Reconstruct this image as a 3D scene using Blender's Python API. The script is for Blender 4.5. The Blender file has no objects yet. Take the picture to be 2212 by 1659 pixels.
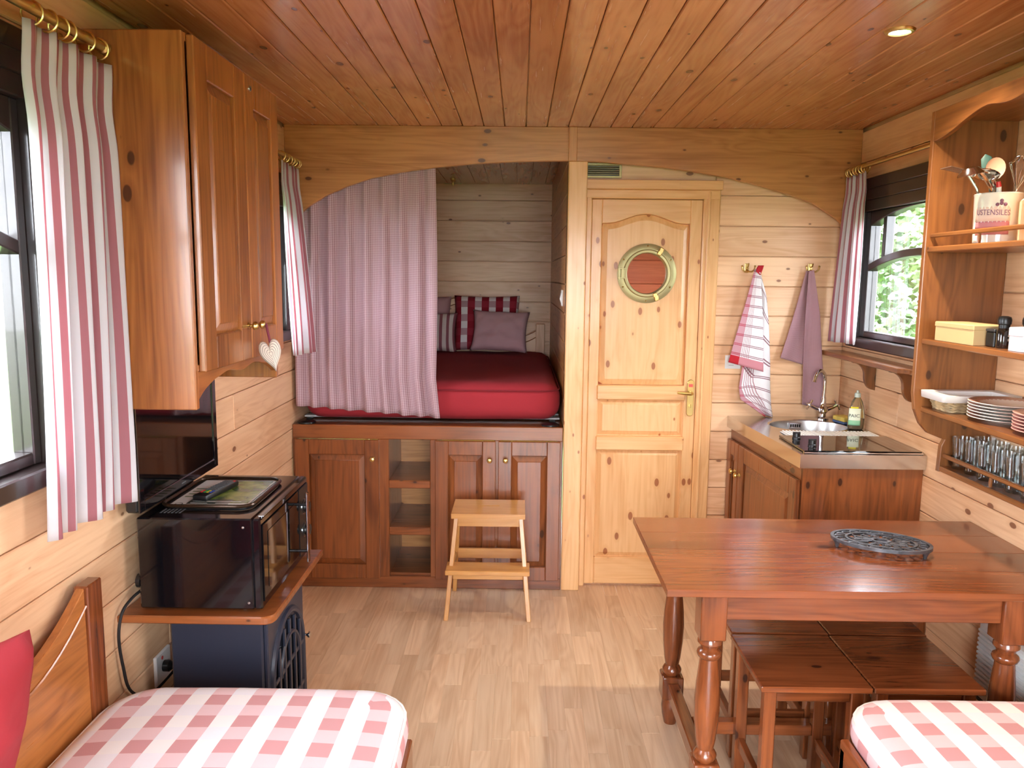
import bpy, bmesh, math, random
from mathutils import Matrix, Vector, noise as mnoise
random.seed(7)
PI = math.pi
S = bpy.context.scene
COL = S.collection

# ------------------------------------------------------------------ camera, world, exposure
cam_d = bpy.data.cameras.new('camera'); cam = bpy.data.objects.new('camera', cam_d); COL.objects.link(cam)
cam_d.sensor_width = 36.0; cam_d.sensor_fit = 'HORIZONTAL'; cam_d.lens = 36.0 * 1720 / 2212
cam_d.clip_start = 0.02
CAM = Vector((0, 0, 1.58))
_p, _y, _r = math.radians(7.65), math.radians(-0.5), math.radians(0.6)
_f = Vector((math.sin(_y) * math.cos(_p), math.cos(_y) * math.cos(_p), -math.sin(_p)))
_rt = Vector((math.cos(_y), -math.sin(_y), 0)); _up = _rt.cross(_f)
_rr = _rt * math.cos(_r) + _up * math.sin(_r); _uu = -_rt * math.sin(_r) + _up * math.cos(_r)
cam.matrix_world = Matrix(((_rr.x, _uu.x, -_f.x, CAM.x), (_rr.y, _uu.y, -_f.y, CAM.y), (_rr.z, _uu.z, -_f.z, CAM.z), (0, 0, 0, 1)))
S.camera = cam
S.view_settings.view_transform = 'Standard'; S.view_settings.look = 'None'
S.view_settings.gamma = 1.0; S.view_settings.use_curve_mapping = False
S.view_settings.exposure = 3.6
w = bpy.data.worlds.new('sky'); S.world = w; w.use_nodes = True
bgn = w.node_tree.nodes['Background']
bgn.inputs[0].default_value = (0.88, 0.94, 1.02, 1); bgn.inputs[1].default_value = 2.2     # bright overcast sky
S.cycles.max_bounces = 7; S.cycles.diffuse_bounces = 4; S.cycles.glossy_bounces = 3; S.cycles.use_adaptive_sampling = True; S.cycles.adaptive_threshold = .05; S.cycles.transparent_max_bounces = 16
S.cycles.sample_clamp_indirect = 6.0; S.cycles.caustics_reflective = False; S.cycles.caustics_refractive = False

def portal(loc, rot, sx, sy):            # importance-sampling hint for daylight through an opening; gives off nothing itself
    l = bpy.data.lights.new('daylight_portal', 'AREA'); l.shape = 'RECTANGLE'; l.size = sx; l.size_y = sy
    l.cycles.is_portal = True
    o = bpy.data.objects.new('daylight_portal', l); COL.objects.link(o); o.location = loc; o.rotation_euler = rot

# ------------------------------------------------------------------ dimensions (metres)
XL, XR, ZC, D, DW, YF = -1.128, 1.608, 2.285, 3.89, 3.965, -1.0
AX, AY, ZA = 0.225, 5.90, 2.245
BY = 5.0                                  # far wall of the washroom behind the door

# ------------------------------------------------------------------ materials
def lin(c):
    return tuple(((v / 255) / 12.92 if v / 255 <= .04045 else ((v / 255 + .055) / 1.055) ** 2.4) for v in c) + (1,)
MATS = {}
class NT:
    def __init__(s, name):
        s.m = bpy.data.materials.new(name); s.m.use_nodes = True; s.t = s.m.node_tree
        s.b = s.t.nodes['Principled BSDF']; s.out = s.t.nodes['Material Output']; MATS[name] = s.m
    def n(s, typ, **k):
        nd = s.t.nodes.new(typ)
        for a, v in k.items(): setattr(nd, a, v)
        return nd
    def l(s, a, b): s.t.links.new(a, b)
    def math(s, op, a, b=None, clamp=False):
        nd = s.n('ShaderNodeMath', operation=op, use_clamp=clamp)
        for i, v in enumerate((a, b)):
            if v is None: continue
            if isinstance(v, (int, float)): nd.inputs[i].default_value = v
            else: s.l(v, nd.inputs[i])
        return nd.outputs[0]
    def mix(s, fac, a, b, mode='MIX'):
        nd = s.n('ShaderNodeMix', data_type='RGBA', blend_type=mode)
        for i, v in ((0, fac), (6, a), (7, b)):
            if isinstance(v, (int, float)): nd.inputs[i].default_value = v
            elif isinstance(v, tuple): nd.inputs[i].default_value = v
            else: s.l(v, nd.inputs[i])
        return nd.outputs[2]
    def step(s, v, lo, hi):
        nd = s.n('ShaderNodeMapRange', interpolation_type='SMOOTHSTEP')
        s.l(v, nd.inputs[0]); nd.inputs[1].default_value = lo; nd.inputs[2].default_value = hi
        return nd.outputs[0]
    def bump(s, h, strength, dist=.002):
        nd = s.n('ShaderNodeBump'); nd.inputs['Strength'].default_value = strength; nd.inputs['Distance'].default_value = dist
        s.l(h, nd.inputs['Height']); s.l(nd.outputs[0], s.b.inputs['Normal'])

def plain(name, c, rough=.5, metal=0, coat=0, noise=0, trans=0, spec=None, emit=0):
    if name in MATS: return MATS[name]
    n = NT(name); b = n.b
    b.inputs['Base Color'].default_value = lin(c); b.inputs['Roughness'].default_value = rough; b.inputs['Metallic'].default_value = metal
    b.inputs['Coat Weight'].default_value = coat
    if spec is not None: b.inputs['Specular IOR Level'].default_value = spec
    if trans: b.inputs['Transmission Weight'].default_value = trans; b.inputs['IOR'].default_value = 1.45
    if emit: b.inputs['Emission Color'].default_value = lin(c); b.inputs['Emission Strength'].default_value = emit
    if noise:
        tc = n.n('ShaderNodeTexCoord'); t = n.n('ShaderNodeTexNoise'); t.inputs['Scale'].default_value = 25; t.inputs['Detail'].default_value = 5
        n.l(tc.outputs['Object'], t.inputs['Vector'])
        n.l(n.mix(n.step(t.outputs[0], .35, .65), lin(tuple(v * (1 - noise) for v in c)), lin(c)), b.inputs['Base Color'])
    return n.m

def wood(name, axis, c1, c2, knot, rough=.35, var=.16, kd=.45, ks=1.0, coat=0.0, ring=.5):
    """c1 light, c2 dark grain colour; axis = grain direction in object space; kd = share of cells with a knot"""
    key = name + '_' + axis
    if key in MATS: return MATS[key]
    n = NT(key)
    tc = n.n('ShaderNodeTexCoord'); oi = n.n('ShaderNodeObjectInfo')
    off = n.n('ShaderNodeVectorMath', operation='SCALE'); off.inputs[0].default_value = (37.1, 91.7, 53.3); n.l(oi.outputs['Random'], off.inputs['Scale'])
    ad = n.n('ShaderNodeVectorMath', operation='ADD'); n.l(tc.outputs['Object'], ad.inputs[0]); n.l(off.outputs[0], ad.inputs[1])
    i = 'xyz'.index(axis)
    def mapped(al, ac):
        mp = n.n('ShaderNodeMapping'); sc = [ac, ac, ac]; sc[i] = al; mp.inputs['Scale'].default_value = sc
        n.l(ad.outputs[0], mp.inputs['Vector']); return mp.outputs[0]
    g = n.n('ShaderNodeTexNoise'); g.inputs['Scale'].default_value = 1; g.inputs['Detail'].default_value = 4; g.inputs['Roughness'].default_value = .6
    n.l(mapped(2.2, 75), g.inputs['Vector'])
    r = n.n('ShaderNodeTexNoise'); r.inputs['Scale'].default_value = 1; r.inputs['Detail'].default_value = 2; r.inputs['Distortion'].default_value = .6
    n.l(mapped(1.1, 9), r.inputs['Vector'])
    bands = n.math('FRACT', n.math('MULTIPLY', r.outputs[0], 9.0))
    bands = n.math('ABSOLUTE', n.math('SUBTRACT', bands, .5))                # cathedral growth rings
    big = n.n('ShaderNodeTexNoise'); big.inputs['Scale'].default_value = 1; big.inputs['Detail'].default_value = 2
    n.l(mapped(1.4, 5), big.inputs['Vector'])
    f = n.math('ADD', n.math('MULTIPLY', g.outputs[0], .55), n.math('MULTIPLY', bands, ring * .55))
    f = n.math('ADD', f, n.math('MULTIPLY', big.outputs[0], .6))
    col = n.mix(n.step(f, .45, 1.0), lin(c1), lin(c2))
    v = n.n('ShaderNodeTexVoronoi', feature='F1'); v.inputs['Scale'].default_value = 1
    n.l(mapped(7.0 / ks, 13.0 / ks), v.inputs['Vector'])
    sep = n.n('ShaderNodeSeparateColor'); n.l(v.outputs['Color'], sep.inputs[0])
    size = n.math('MULTIPLY', n.math('POWER', sep.outputs[1], 2.0), .13)
    km = n.math('SUBTRACT', n.math('ADD', size, .075), v.outputs['Distance'])
    km = n.math('MULTIPLY', n.step(km, 0, .045), n.math('LESS_THAN', sep.outputs[0], kd))
    halo = n.math('SUBTRACT', n.math('ADD', n.math('MULTIPLY', size, 2.4), .12), v.outputs['Distance'])
    halo = n.math('MULTIPLY', n.math('MULTIPLY', n.step(halo, 0, .2), .35), n.math('LESS_THAN', sep.outputs[0], kd))
    col = n.mix(halo, col, lin(c2)); col = n.mix(n.math('MULTIPLY', km, .85), col, lin(knot))
    hsv = n.n('ShaderNodeHueSaturation'); n.l(col, hsv.inputs['Color'])
    n.l(n.math('ADD', n.math('MULTIPLY', oi.outputs['Random'], var), 1 - var / 2), hsv.inputs['Value'])
    n.l(hsv.outputs[0], n.b.inputs['Base Color'])
    n.l(n.math('ADD', n.math('MULTIPLY', g.outputs[0], .14), rough - .07), n.b.inputs['Roughness'])
    n.b.inputs['Coat Weight'].default_value = coat; n.b.inputs['Coat Roughness'].default_value = .12
    pass
    return n.m

def pine(a):    return wood('pale_pine', a, (238, 196, 154), (208, 152, 108), (122, 70, 46), .42, .14, .55, .9)
def doorpine(a):return wood('golden_pine', a, (234, 186, 130), (212, 152, 90), (150, 78, 34), .36, .06, .9, .85, .2)
def stain(a):   return wood('stained_pine', a, (176, 110, 56), (114, 62, 28), (62, 30, 18), .30, .16, .6, .95, .35)
def mstain(a):  return wood('brown_stained_pine', a, (144, 90, 48), (92, 53, 26), (50, 26, 14), .32, .16, .7, .95, .3)
def dstain(a):  return wood('dark_stained_pine', a, (142, 80, 40), (84, 42, 19), (46, 22, 14), .30, .16, .6, .95, .4)
def beamw(a):   return wood('honey_pine', a, (202, 142, 84), (154, 96, 48), (84, 42, 24), .36, .08, .8, 1.0, .2)
def ceilw(a):   return wood('orange_ceiling_pine', a, (206, 140, 96), (164, 96, 58), (92, 44, 30), .25, .10, .7, .9, .35)
def cherry(a):  return wood('cherry_stained_wood', a, (140, 76, 40), (70, 33, 16), (46, 22, 16), .22, .12, .5, 1.0, .4)
def birch(a):   return wood('yellow_birch', a, (206, 152, 88), (180, 122, 62), (150, 96, 50), .32, .06, .0, 1, .2)
def oakfl(a):   return wood('oak_laminate', a, (222, 194, 162), (196, 160, 126), (130, 92, 60), .32, .22, .04, .7, .1, .7)
def redp(a):    return wood('reddish_pine', a, (206, 122, 88), (176, 92, 62), (96, 44, 28), .45, .1, .5)

def fabric(name, build, trans=0.0, rough=.9, weave=900):
    """build(n, u, v) -> colour socket; u, v in metres of cloth"""
    if name in MATS: return MATS[name]
    n = NT(name); uv = n.n('ShaderNodeUVMap'); sx = n.n('ShaderNodeSeparateXYZ'); n.l(uv.outputs[0], sx.inputs[0])
    c = build(n, sx.outputs[0], sx.outputs[1])
    n.l(c, n.b.inputs['Base Color']) if not isinstance(c, tuple) else setattr(n.b.inputs['Base Color'], 'default_value', c)
    n.b.inputs['Roughness'].default_value = rough; n.b.inputs['Specular IOR Level'].default_value = .15
    n.b.inputs['Sheen Weight'].default_value = .02
    nz = n.n('ShaderNodeTexNoise'); nz.inputs['Scale'].default_value = weave; nz.inputs['Detail'].default_value = 2
    n.l(uv.outputs[0], nz.inputs['Vector']); n.bump(nz.outputs[0], .25, .001)
    if trans:
        tl = n.n('ShaderNodeBsdfTranslucent')
        n.l(c, tl.inputs[0]) if not isinstance(c, tuple) else setattr(tl.inputs[0], 'default_value', c)
        ms = n.n('ShaderNodeMixShader'); ms.inputs[0].default_value = trans
        n.l(n.b.outputs[0], ms.inputs[1]); n.l(tl.outputs[0], ms.inputs[2]); n.l(ms.outputs[0], n.out.inputs[0])
    return n.m
def band(n, x, period, lo, hi):
    fr = n.math('FRACT', n.math('DIVIDE', x, period))
    return n.math('MULTIPLY', n.math('GREATER_THAN', fr, lo), n.math('LESS_THAN', fr, hi))
WHITE = lin((238, 238, 242)); PINK = lin((200, 138, 148)); MAUVE = lin((176, 134, 140))
M_STRIPE = fabric('pink_striped_cotton', lambda n, u, v: n.mix(band(n, u, .052, .25, .68), WHITE, PINK), .55)
def _bunkc(n, u, v):
    a = band(n, u, .018, 0, .5); b = band(n, v, .0085, 0, .5)
    return n.mix(n.math('MULTIPLY', n.math('ADD', a, b), .5), lin((220, 196, 202)), lin((170, 128, 140)))
M_BUNKC = fabric('mauve_small_check_cotton', _bunkc, .15)
def _ging(n, u, v):
    col = band(n, u, .106, 0, .5); row = band(n, v, .112, 0, .5)
    c = n.mix(row, lin((208, 154, 156)), lin((230, 198, 202)))
    wv = n.mix(row, lin((242, 240, 240)), lin((238, 236, 242)))
    return n.mix(col, wv, c)
M_GING = fabric('pale_red_gingham', _ging)
def _ging2(n, u, v):
    col = band(n, u, .10, 0, .52); row = band(n, v, .10, 0, .5)
    c = n.mix(row, lin((138, 30, 44)), lin((152, 44, 58)))
    return n.mix(col, n.mix(row, lin((228, 218, 216)), lin((182, 146, 150))), c)
M_GING2 = fabric('deep_red_gingham', _ging2)
M_STR2 = fabric('narrow_striped_linen', lambda n, u, v: n.mix(band(n, u, .05, 0, .42), lin((212, 198, 192)), lin((146, 92, 100))))
M_RED = fabric('crimson_cotton', lambda n, u, v: lin((164, 50, 58)))
M_MAUVE = fabric('plain_mauve_linen', lambda n, u, v: lin((190, 150, 154)))
def _tow(n, u, v):
    l1 = n.math('ADD', band(n, v, .052, 0, .07), band(n, v, .052, .14, .21), True)
    e = n.math('GREATER_THAN', u, .17); thin = band(n, u, .012, 0, .28)
    edge = n.math('MULTIPLY', thin, n.math('MULTIPLY', n.math('GREATER_THAN', u, .10), n.math('LESS_THAN', u, .17)))
    base = n.mix(e, lin((240, 236, 238)), lin((200, 150, 160)))
    c = n.mix(l1, base, n.mix(e, lin((150, 110, 120)), lin((176, 60, 76))))
    c = n.mix(edge, c, lin((176, 120, 130)))
    hem = n.math('LESS_THAN', v, .045)
    return n.mix(hem, c, n.mix(e, lin((206, 140, 150)), lin((186, 44, 54))))
M_TOW = fabric('red_check_tea_towel', _tow, .12)
M_TOW2 = fabric('mauve_tea_towel', lambda n, u, v: n.mix(n.math('MULTIPLY', n.math('ADD', band(n, u, .006, 0, .5), band(n, v, .006, 0, .5)), .5), lin((186, 148, 154)), lin((156, 116, 124))), .1)
M_HEART = fabric('cream_striped_cotton', lambda n, u, v: n.mix(band(n, u, .0095, 0, .2), lin((226, 216, 204)), lin((120, 108, 108))))

M_BRASS = plain('polished_brass', (212, 186, 120), .28, 1)
M_ABRASS = plain('aged_brass', (176, 166, 122), .48, .75)
M_CHROME = plain('chrome', (220, 222, 226), .08, 1)
M_STEEL = plain('brushed_steel', (206, 200, 192), .16, 1)
M_STEELB = plain('satin_steel_bowl', (190, 190, 190), .30, 1)
M_DARK = plain('dark_brown_window_paint', (40, 30, 28), .28, 0, .3)
M_BLACK = plain('glossy_black_enamel', (10, 10, 14), .10, 0, .5)
M_BLKP = plain('satin_black_plastic', (16, 16, 18), .35)
M_SCREEN = plain('dark_tv_screen', (8, 8, 10), .06, 0, .4)
M_HOB = plain('black_hob_glass', (8, 8, 9), .04, 0, .6)
M_STOVE = plain('dark_blue_grey_enamel', (38, 42, 56), .38)
M_WPL = plain('white_plastic', (232, 232, 230), .4)
M_CERAM = plain('white_glazed_ceramic', (236, 232, 222), .15, 0, .4)
M_IRON = plain('grey_cast_iron', (112, 114, 120), .42, .75, 0, .3)

M_WICK = plain('pale_wicker', (214, 186, 140), .6, noise=.25)
M_LINEN = plain('white_linen', (232, 230, 226), .9)
M_CARD = plain('beige_cardboard', (206, 178, 128), .7)
M_GRASS = plain('lawn_grass', (92, 122, 60), .9, noise=.35)
M_BARK = plain('tree_bark', (92, 74, 58), .9, noise=.3)
M_LEAF = plain('green_leaf', (84, 122, 54), .6, noise=.4)
M_GREY = plain('grey_plastic_print', (90, 92, 96), .5)
M_CABLE = plain('black_rubber_cable', (14, 14, 16), .5)
M_RUB = plain('white_print', (228, 228, 226), .6)
M_REDP = plain('faded_red_print', (206, 132, 138), .5)
M_PURP = plain('plum_print', (138, 96, 122), .5)

def pane_mat():
    n = NT('window_glass'); t = n.n('ShaderNodeBsdfTransparent'); g = n.n('ShaderNodeBsdfGlossy'); g.inputs['Roughness'].default_value = .01
    lw = n.n('ShaderNodeLayerWeight'); lw.inputs[0].default_value = .35
    ms = n.n('ShaderNodeMixShader'); n.l(n.math('MULTIPLY', lw.outputs['Fresnel'], .35), ms.inputs[0])
    n.l(t.outputs[0], ms.inputs[1]); n.l(g.outputs[0], ms.inputs[2]); n.l(ms.outputs[0], n.out.inputs[0]); return n.m
M_PANE = pane_mat()
def tumbler_mat():
    n = NT('thin_clear_glass'); t = n.n('ShaderNodeBsdfTransparent'); t.inputs[0].default_value = (.95, .97, .97, 1); g = n.n('ShaderNodeBsdfGlossy'); g.inputs['Roughness'].default_value = .03
    lw = n.n('ShaderNodeLayerWeight'); lw.inputs[0].default_value = .45
    ms = n.n('ShaderNodeMixShader'); n.l(n.math('MULTIPLY', lw.outputs['Fresnel'], .42), ms.inputs[0])
    n.l(t.outputs[0], ms.inputs[1]); n.l(g.outputs[0], ms.inputs[2]); n.l(ms.outputs[0], n.out.inputs[0]); return n.m
M_GLASS = tumbler_mat()

# ------------------------------------------------------------------ mesh helpers
WLOC = {}
def wl(o):
    return WLOC.get(o.name, Vector((0, 0, 0))) if o else Vector((0, 0, 0))
def props(o, label=None, cat=None, group=None, kind=None):
    if label: o['label'] = label
    if cat: o['category'] = cat
    if group: o['group'] = group
    if kind: o['kind'] = kind
    return o
def thing(name, label, cat, loc, group=None, kind=None):
    o = bpy.data.objects.new(name, None); COL.objects.link(o); o.location = loc; o.empty_display_size = .05
    WLOC[o.name] = Vector(loc); return props(o, label, cat, group, kind)

class MB:
    def __init__(s, M=None): s.bm = bmesh.new(); s.M = M; s.uv = None
    def _new(s, pts): return [s.bm.verts.new(p) for p in pts]
    def box(s, x0, x1, y0, y1, z0, z1, bev=0, seg=1):
        v = s._new([(x, y, z) for x in (x0, x1) for y in (y0, y1) for z in (z0, z1)])
        fs = [s.bm.faces.new([v[i] for i in q]) for q in ((0, 1, 3, 2), (4, 6, 7, 5), (0, 4, 5, 1), (2, 3, 7, 6), (0, 2, 6, 4), (1, 5, 7, 3))]
        if bev:
            es = list({e for f in fs for e in f.edges})
            bmesh.ops.bevel(s.bm, geom=es, offset=bev, segments=seg, affect='EDGES', profile=.5)
        return s
    def prism(s, poly, ax, lo, hi, bev=0):
        def mk(p, h): return {'x': (h, p[0], p[1]), 'y': (p[0], h, p[1]), 'z': (p[0], p[1], h)}[ax]
        a = s._new([mk(p, lo) for p in poly]); b = s._new([mk(p, hi) for p in poly]); n = len(poly)
        fs = [s.bm.faces.new(a), s.bm.faces.new(b[::-1])]
        for i in range(n): fs.append(s.bm.faces.new((a[i], b[i], b[(i + 1) % n], a[(i + 1) % n])))
        bmesh.ops.recalc_face_normals(s.bm, faces=fs)
        if bev:
            es = list({e for f in fs[:2] for e in f.edges})
            bmesh.ops.bevel(s.bm, geom=es, offset=bev, segments=1, affect='EDGES')
        return s
    def lathe(s, prof, c=(0, 0, 0), n=20, ax='z', caps=True, sx=1, sy=1):
        rings = []
        for r, h in prof:
            ring = []
            for k in range(n):
                a = 2 * PI * k / n; p = (r * math.cos(a) * sx, r * math.sin(a) * sy, h)
                if ax == 'x': p = (h, r * math.cos(a) * sx, r * math.sin(a) * sy)
                if ax == 'y': p = (r * math.cos(a) * sx, h, r * math.sin(a) * sy)
                ring.append(s.bm.verts.new((p[0] + c[0], p[1] + c[1], p[2] + c[2])))
            rings.append(ring)
        fs = []
        for a, b in zip(rings, rings[1:]):
            for k in range(n): fs.append(s.bm.faces.new((a[k], a[(k + 1) % n], b[(k + 1) % n], b[k])))
        if caps:
            if prof[0][0] > 1e-5: fs.append(s.bm.faces.new(rings[0][::-1]))
            if prof[-1][0] > 1e-5: fs.append(s.bm.faces.new(rings[-1]))
        bmesh.ops.recalc_face_normals(s.bm, faces=fs)
        return s
    def tube(s, path, r, n=8, closed=False):
        P = [Vector(p) for p in path]; m = len(P); rings = []; up = None
        rs = r if isinstance(r, (list, tuple)) else [r] * m
        for i, p in enumerate(P):
            t = (P[(i + 1) % m] - P[i - 1]) if closed else (P[min(i + 1, m - 1)] - P[max(i - 1, 0)])
            t.normalize()
            if up is None:
                up = Vector((0, 0, 1)) if abs(t.z) < .9 else Vector((1, 0, 0))
            a = t.cross(up).normalized(); b = a.cross(t).normalized(); up = b
            rings.append([s.bm.verts.new(p + rs[i] * (a * math.cos(2 * PI * k / n) + b * math.sin(2 * PI * k / n))) for k in range(n)])
        fs = []
        pairs = list(zip(rings, rings[1:])) + ([(rings[-1], rings[0])] if closed else [])
        for a, b in pairs:
            for k in range(n): fs.append(s.bm.faces.new((a[k], a[(k + 1) % n], b[(k + 1) % n], b[k])))
        if not closed: fs += [s.bm.faces.new(rings[0][::-1]), s.bm.faces.new(rings[-1])]
        bmesh.ops.recalc_face_normals(s.bm, faces=fs)
        return s
    def sphere(s, c, r, n=12, sz=1):
        prof = [(max(1e-6, r * math.sin(PI * i / (n // 2))), -r * sz * math.cos(PI * i / (n // 2))) for i in range(n // 2 + 1)]
        s.lathe(prof, c, n, caps=False); return s
    def grid(s, f, nu, nv, uvf=None):
        V = [[s.bm.verts.new(f(i / nu, j / nv)) for j in range(nv + 1)] for i in range(nu + 1)]
        if uvf and s.uv is None: s.uv = s.bm.loops.layers.uv.new('UVMap')
        for i in range(nu):
            for j in range(nv):
                fc = s.bm.faces.new((V[i][j], V[i + 1][j], V[i + 1][j + 1], V[i][j + 1]))
                if uvf:
                    for lp, (a, b) in zip(fc.loops, ((i, j), (i + 1, j), (i + 1, j + 1), (i, j + 1))): lp[s.uv].uv = uvf(a / nu, b / nv)
        return s
    def build(s, name, mat, parent=None, smooth=False, angle=35, solid=0, **pr):
        bm = s.bm
        if s.M is not None: bmesh.ops.transform(bm, matrix=s.M, verts=bm.verts)
        bmesh.ops.remove_doubles(bm, verts=[v for v in bm.verts if not v.link_faces], dist=0) if False else None
        me = bpy.data.meshes.new(name)
        xs = [v.co for v in bm.verts]
        lo = Vector((min(v.x for v in xs), min(v.y for v in xs), min(v.z for v in xs))); hi = Vector((max(v.x for v in xs), max(v.y for v in xs), max(v.z for v in xs)))
        c = (lo + hi) / 2
        bmesh.ops.translate(bm, vec=-c, verts=bm.verts)
        if smooth:
            for f in bm.faces: f.smooth = True
            la = math.radians(angle)
            for e in bm.edges:
                if len(e.link_faces) == 2 and e.calc_face_angle(0) > la: e.smooth = False
        bm.to_mesh(me); bm.free()
        o = bpy.data.objects.new(name, me); COL.objects.link(o); me.materials.append(mat)
        o.parent = parent; o.location = c - wl(parent); WLOC[o.name] = c
        if solid:
            md = o.modifiers.new('thickness', 'SOLIDIFY'); md.thickness = solid; md.offset = 0
        return props(o, **pr)
def copy_tree(o, parent=None):
    c = o.copy(); COL.objects.link(c); c.parent = parent
    for ch in o.children: copy_tree(ch, c)
    return c
def dup(o, loc, label=None):
    c = copy_tree(o); c.location = loc
    if label: c['label'] = label
    return c
def box(name, mat, b, parent=None, bev=.002, **pr): return MB().box(*b, bev=bev).build(name, mat, parent, **pr)

def rsub(r, h):                           # rectangle minus hole, both (a0, a1, z0, z1)
    a0, a1, z0, z1 = r; b0, b1, y0, y1 = h
    if b0 >= a1 or b1 <= a0 or y0 >= z1 or y1 <= z0: return [r]
    out = []
    if a0 < b0: out.append((a0, b0, z0, z1))
    if b1 < a1: out.append((b1, a1, z0, z1))
    m0, m1 = max(a0, b0), min(a1, b1)
    if z0 < y0: out.append((m0, m1, z0, y0))
    if y1 < z1: out.append((m0, m1, y1, z1))
    return out
def rects(r, holes):
    L = [r]
    for h in holes: L = [q for p in L for q in rsub(p, h)]
    return L
PH, PZ = .1457, .089
def plank_wall(name, ax, plane, sgn, a0, a1, z0, z1, holes, matf, joints=(), back=.03, gap_rows=None):
    """boards of .1457 m on a backing sheet; sgn = direction from the room to the outside along axis ax"""
    t = .018
    m = MB()
    def put(m, r, d0, d1, bev):
        lo, hi = sorted((plane + sgn * d0, plane + sgn * d1))
        if ax == 'x': m.box(lo, hi, r[0], r[1], r[2], r[3], bev)
        else: m.box(r[0], r[1], lo, hi, r[2], r[3], bev)
    for r in rects((a0, a1, z0, z1 + .06), holes): put(m, r, t, t + back, 0)
    root = m.build(name, matf('y' if ax == 'x' else 'x'), kind='structure')
    k = 0; zz = PZ - PH
    while zz < z1:
        lo, hi = max(zz, z0), min(zz + PH, z1)
        if hi - lo > .012:
            cuts = [a0] + sorted(j for i, j in enumerate(joints) if (i + k) % 3 == 0 and a0 < j < a1) + [a1]
            for c0, c1 in zip(cuts, cuts[1:]):
                for r in rects((c0, c1, lo, hi), holes):
                    if r[1] - r[0] < .01 or r[3] - r[2] < .01: continue
                    g = .0016; mm = MB(); put(mm, (r[0] + g * .5, r[1] - g * .5, r[2] + g, r[3] - g), 0, t, .003); mm.build('wall_plank', matf('y' if ax == 'x' else 'x'), root)
        zz += PH; k += 1
    return root

# ------------------------------------------------------------------ room shell
W1 = (2.74, 3.84, 1.272, 2.045)           # right window      (y0, y1, z0, z1)
W2 = (0.78, 1.885, 1.088, 2.112)          # near left window
W3 = (2.86, 3.84, 1.272, 2.045)           # far left window
W4 = (0.10, 1.20, 1.10, 2.05)             # unseen right window beside the camera, added to bring in more daylight
W5 = (4.12, 4.92, 1.10, 2.05)             # unseen washroom window, enlarged to brighten the view through the porthole
FD = (-0.50, 1.00, 0.02, 2.08)            # glazed entrance behind the camera (x0, x1, z0, z1)
DOORH = (0.318, 0.945, 0.0, 2.0)

# floor: base plus laminate strips
fl = MB().box(XL - .05, XR + .05, YF - .05, BY + .1, -.06, -.006).build('floor', oakfl('y'), kind='structure')
SW = .0655
cols = int((XR - XL) / SW) + 1
for c in range(cols):
    x0 = XL + c * SW; x1 = min(x0 + SW, XR); y = 1.75 - random.random() * .4
    while y < DW:
        L = random.choice((.26, .34, .42, .52, .62)); y1 = min(y + L, DW)
        if x1 - x0 > .01 and y1 - y > .02: MB().box(x0, x1, y, y1, -.006, 0, .0007).build('floor_strip', oakfl('y'), fl)
        y += L
MB().box(XL, XR, YF, 1.35, -.006, 0).build('floor_strip', oakfl('y'), fl)
# ceiling
ce = MB().box(XL - .05, XR + .05, YF - .05, D + .034, ZC + .015, ZC + .06).box(AX + .051, XR + .05, D + .034, DW + .049, ZC + .015, ZC + .06).build('ceiling', ceilw('y'), kind='structure')
CWd = .1; x = -1.128 + .048; xs = [XL]
while x < XR - .02: xs.append(x); x += CWd
xs.append(XR)
for a, b in zip(xs, xs[1:]): MB().box(a + .0013, b - .0013, YF, D + .04, ZC, ZC + .015, .003).build('ceiling_plank', ceilw('y'), ce)
# walls
wlft = plank_wall('wall_left', 'x', XL, -1, YF, AY, 0, ZC, [W2, W3], pine, (2.45, 1.2, 3.1))
wrgt = plank_wall('wall_right', 'x', XR, 1, YF, BY, 0, ZC, [W1, W4, W5], pine, (2.2, 1.35, 3.35))
wbck = plank_wall('wall_back', 'y', DW, 1, AX + .09, XR, 0, ZC, [DOORH], pine)
wfrt = plank_wall('wall_front', 'y', YF, -1, XL, XR, 0, ZC, [FD], pine)
walb = plank_wall('wall_alcove_end', 'y', AY, 1, XL, AX + .05, .3, ZA + .1, [], pine)
wals = plank_wall('wall_alcove_side', 'x', AX, 1, D + .04, AY, .3, ZA + .1, [], lambda a: beamw(a), back=.02)
wash = plank_wall('wall_washroom', 'y', BY, 1, AX + .07, XR, 0, ZC, [], redp)
MB().box(AX + .06, XR + .05, DW + .05, BY + .05, ZC, ZC + .05).build('ceiling_washroom', ceilw('y'), kind='structure')
ca = MB().box(XL - .05, AX + .05, D + .035, AY + .05, ZA + .015, ZA + .07).build('ceiling_alcove', ceilw('y'), kind='structure')
x = XL
while x < AX:
    MB().box(x + .0009, min(x + .1, AX) - .0009, D + .035, AY, ZA, ZA + .015, .0022).build('ceiling_plank', ceilw('y'), ca); x += .1
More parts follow.
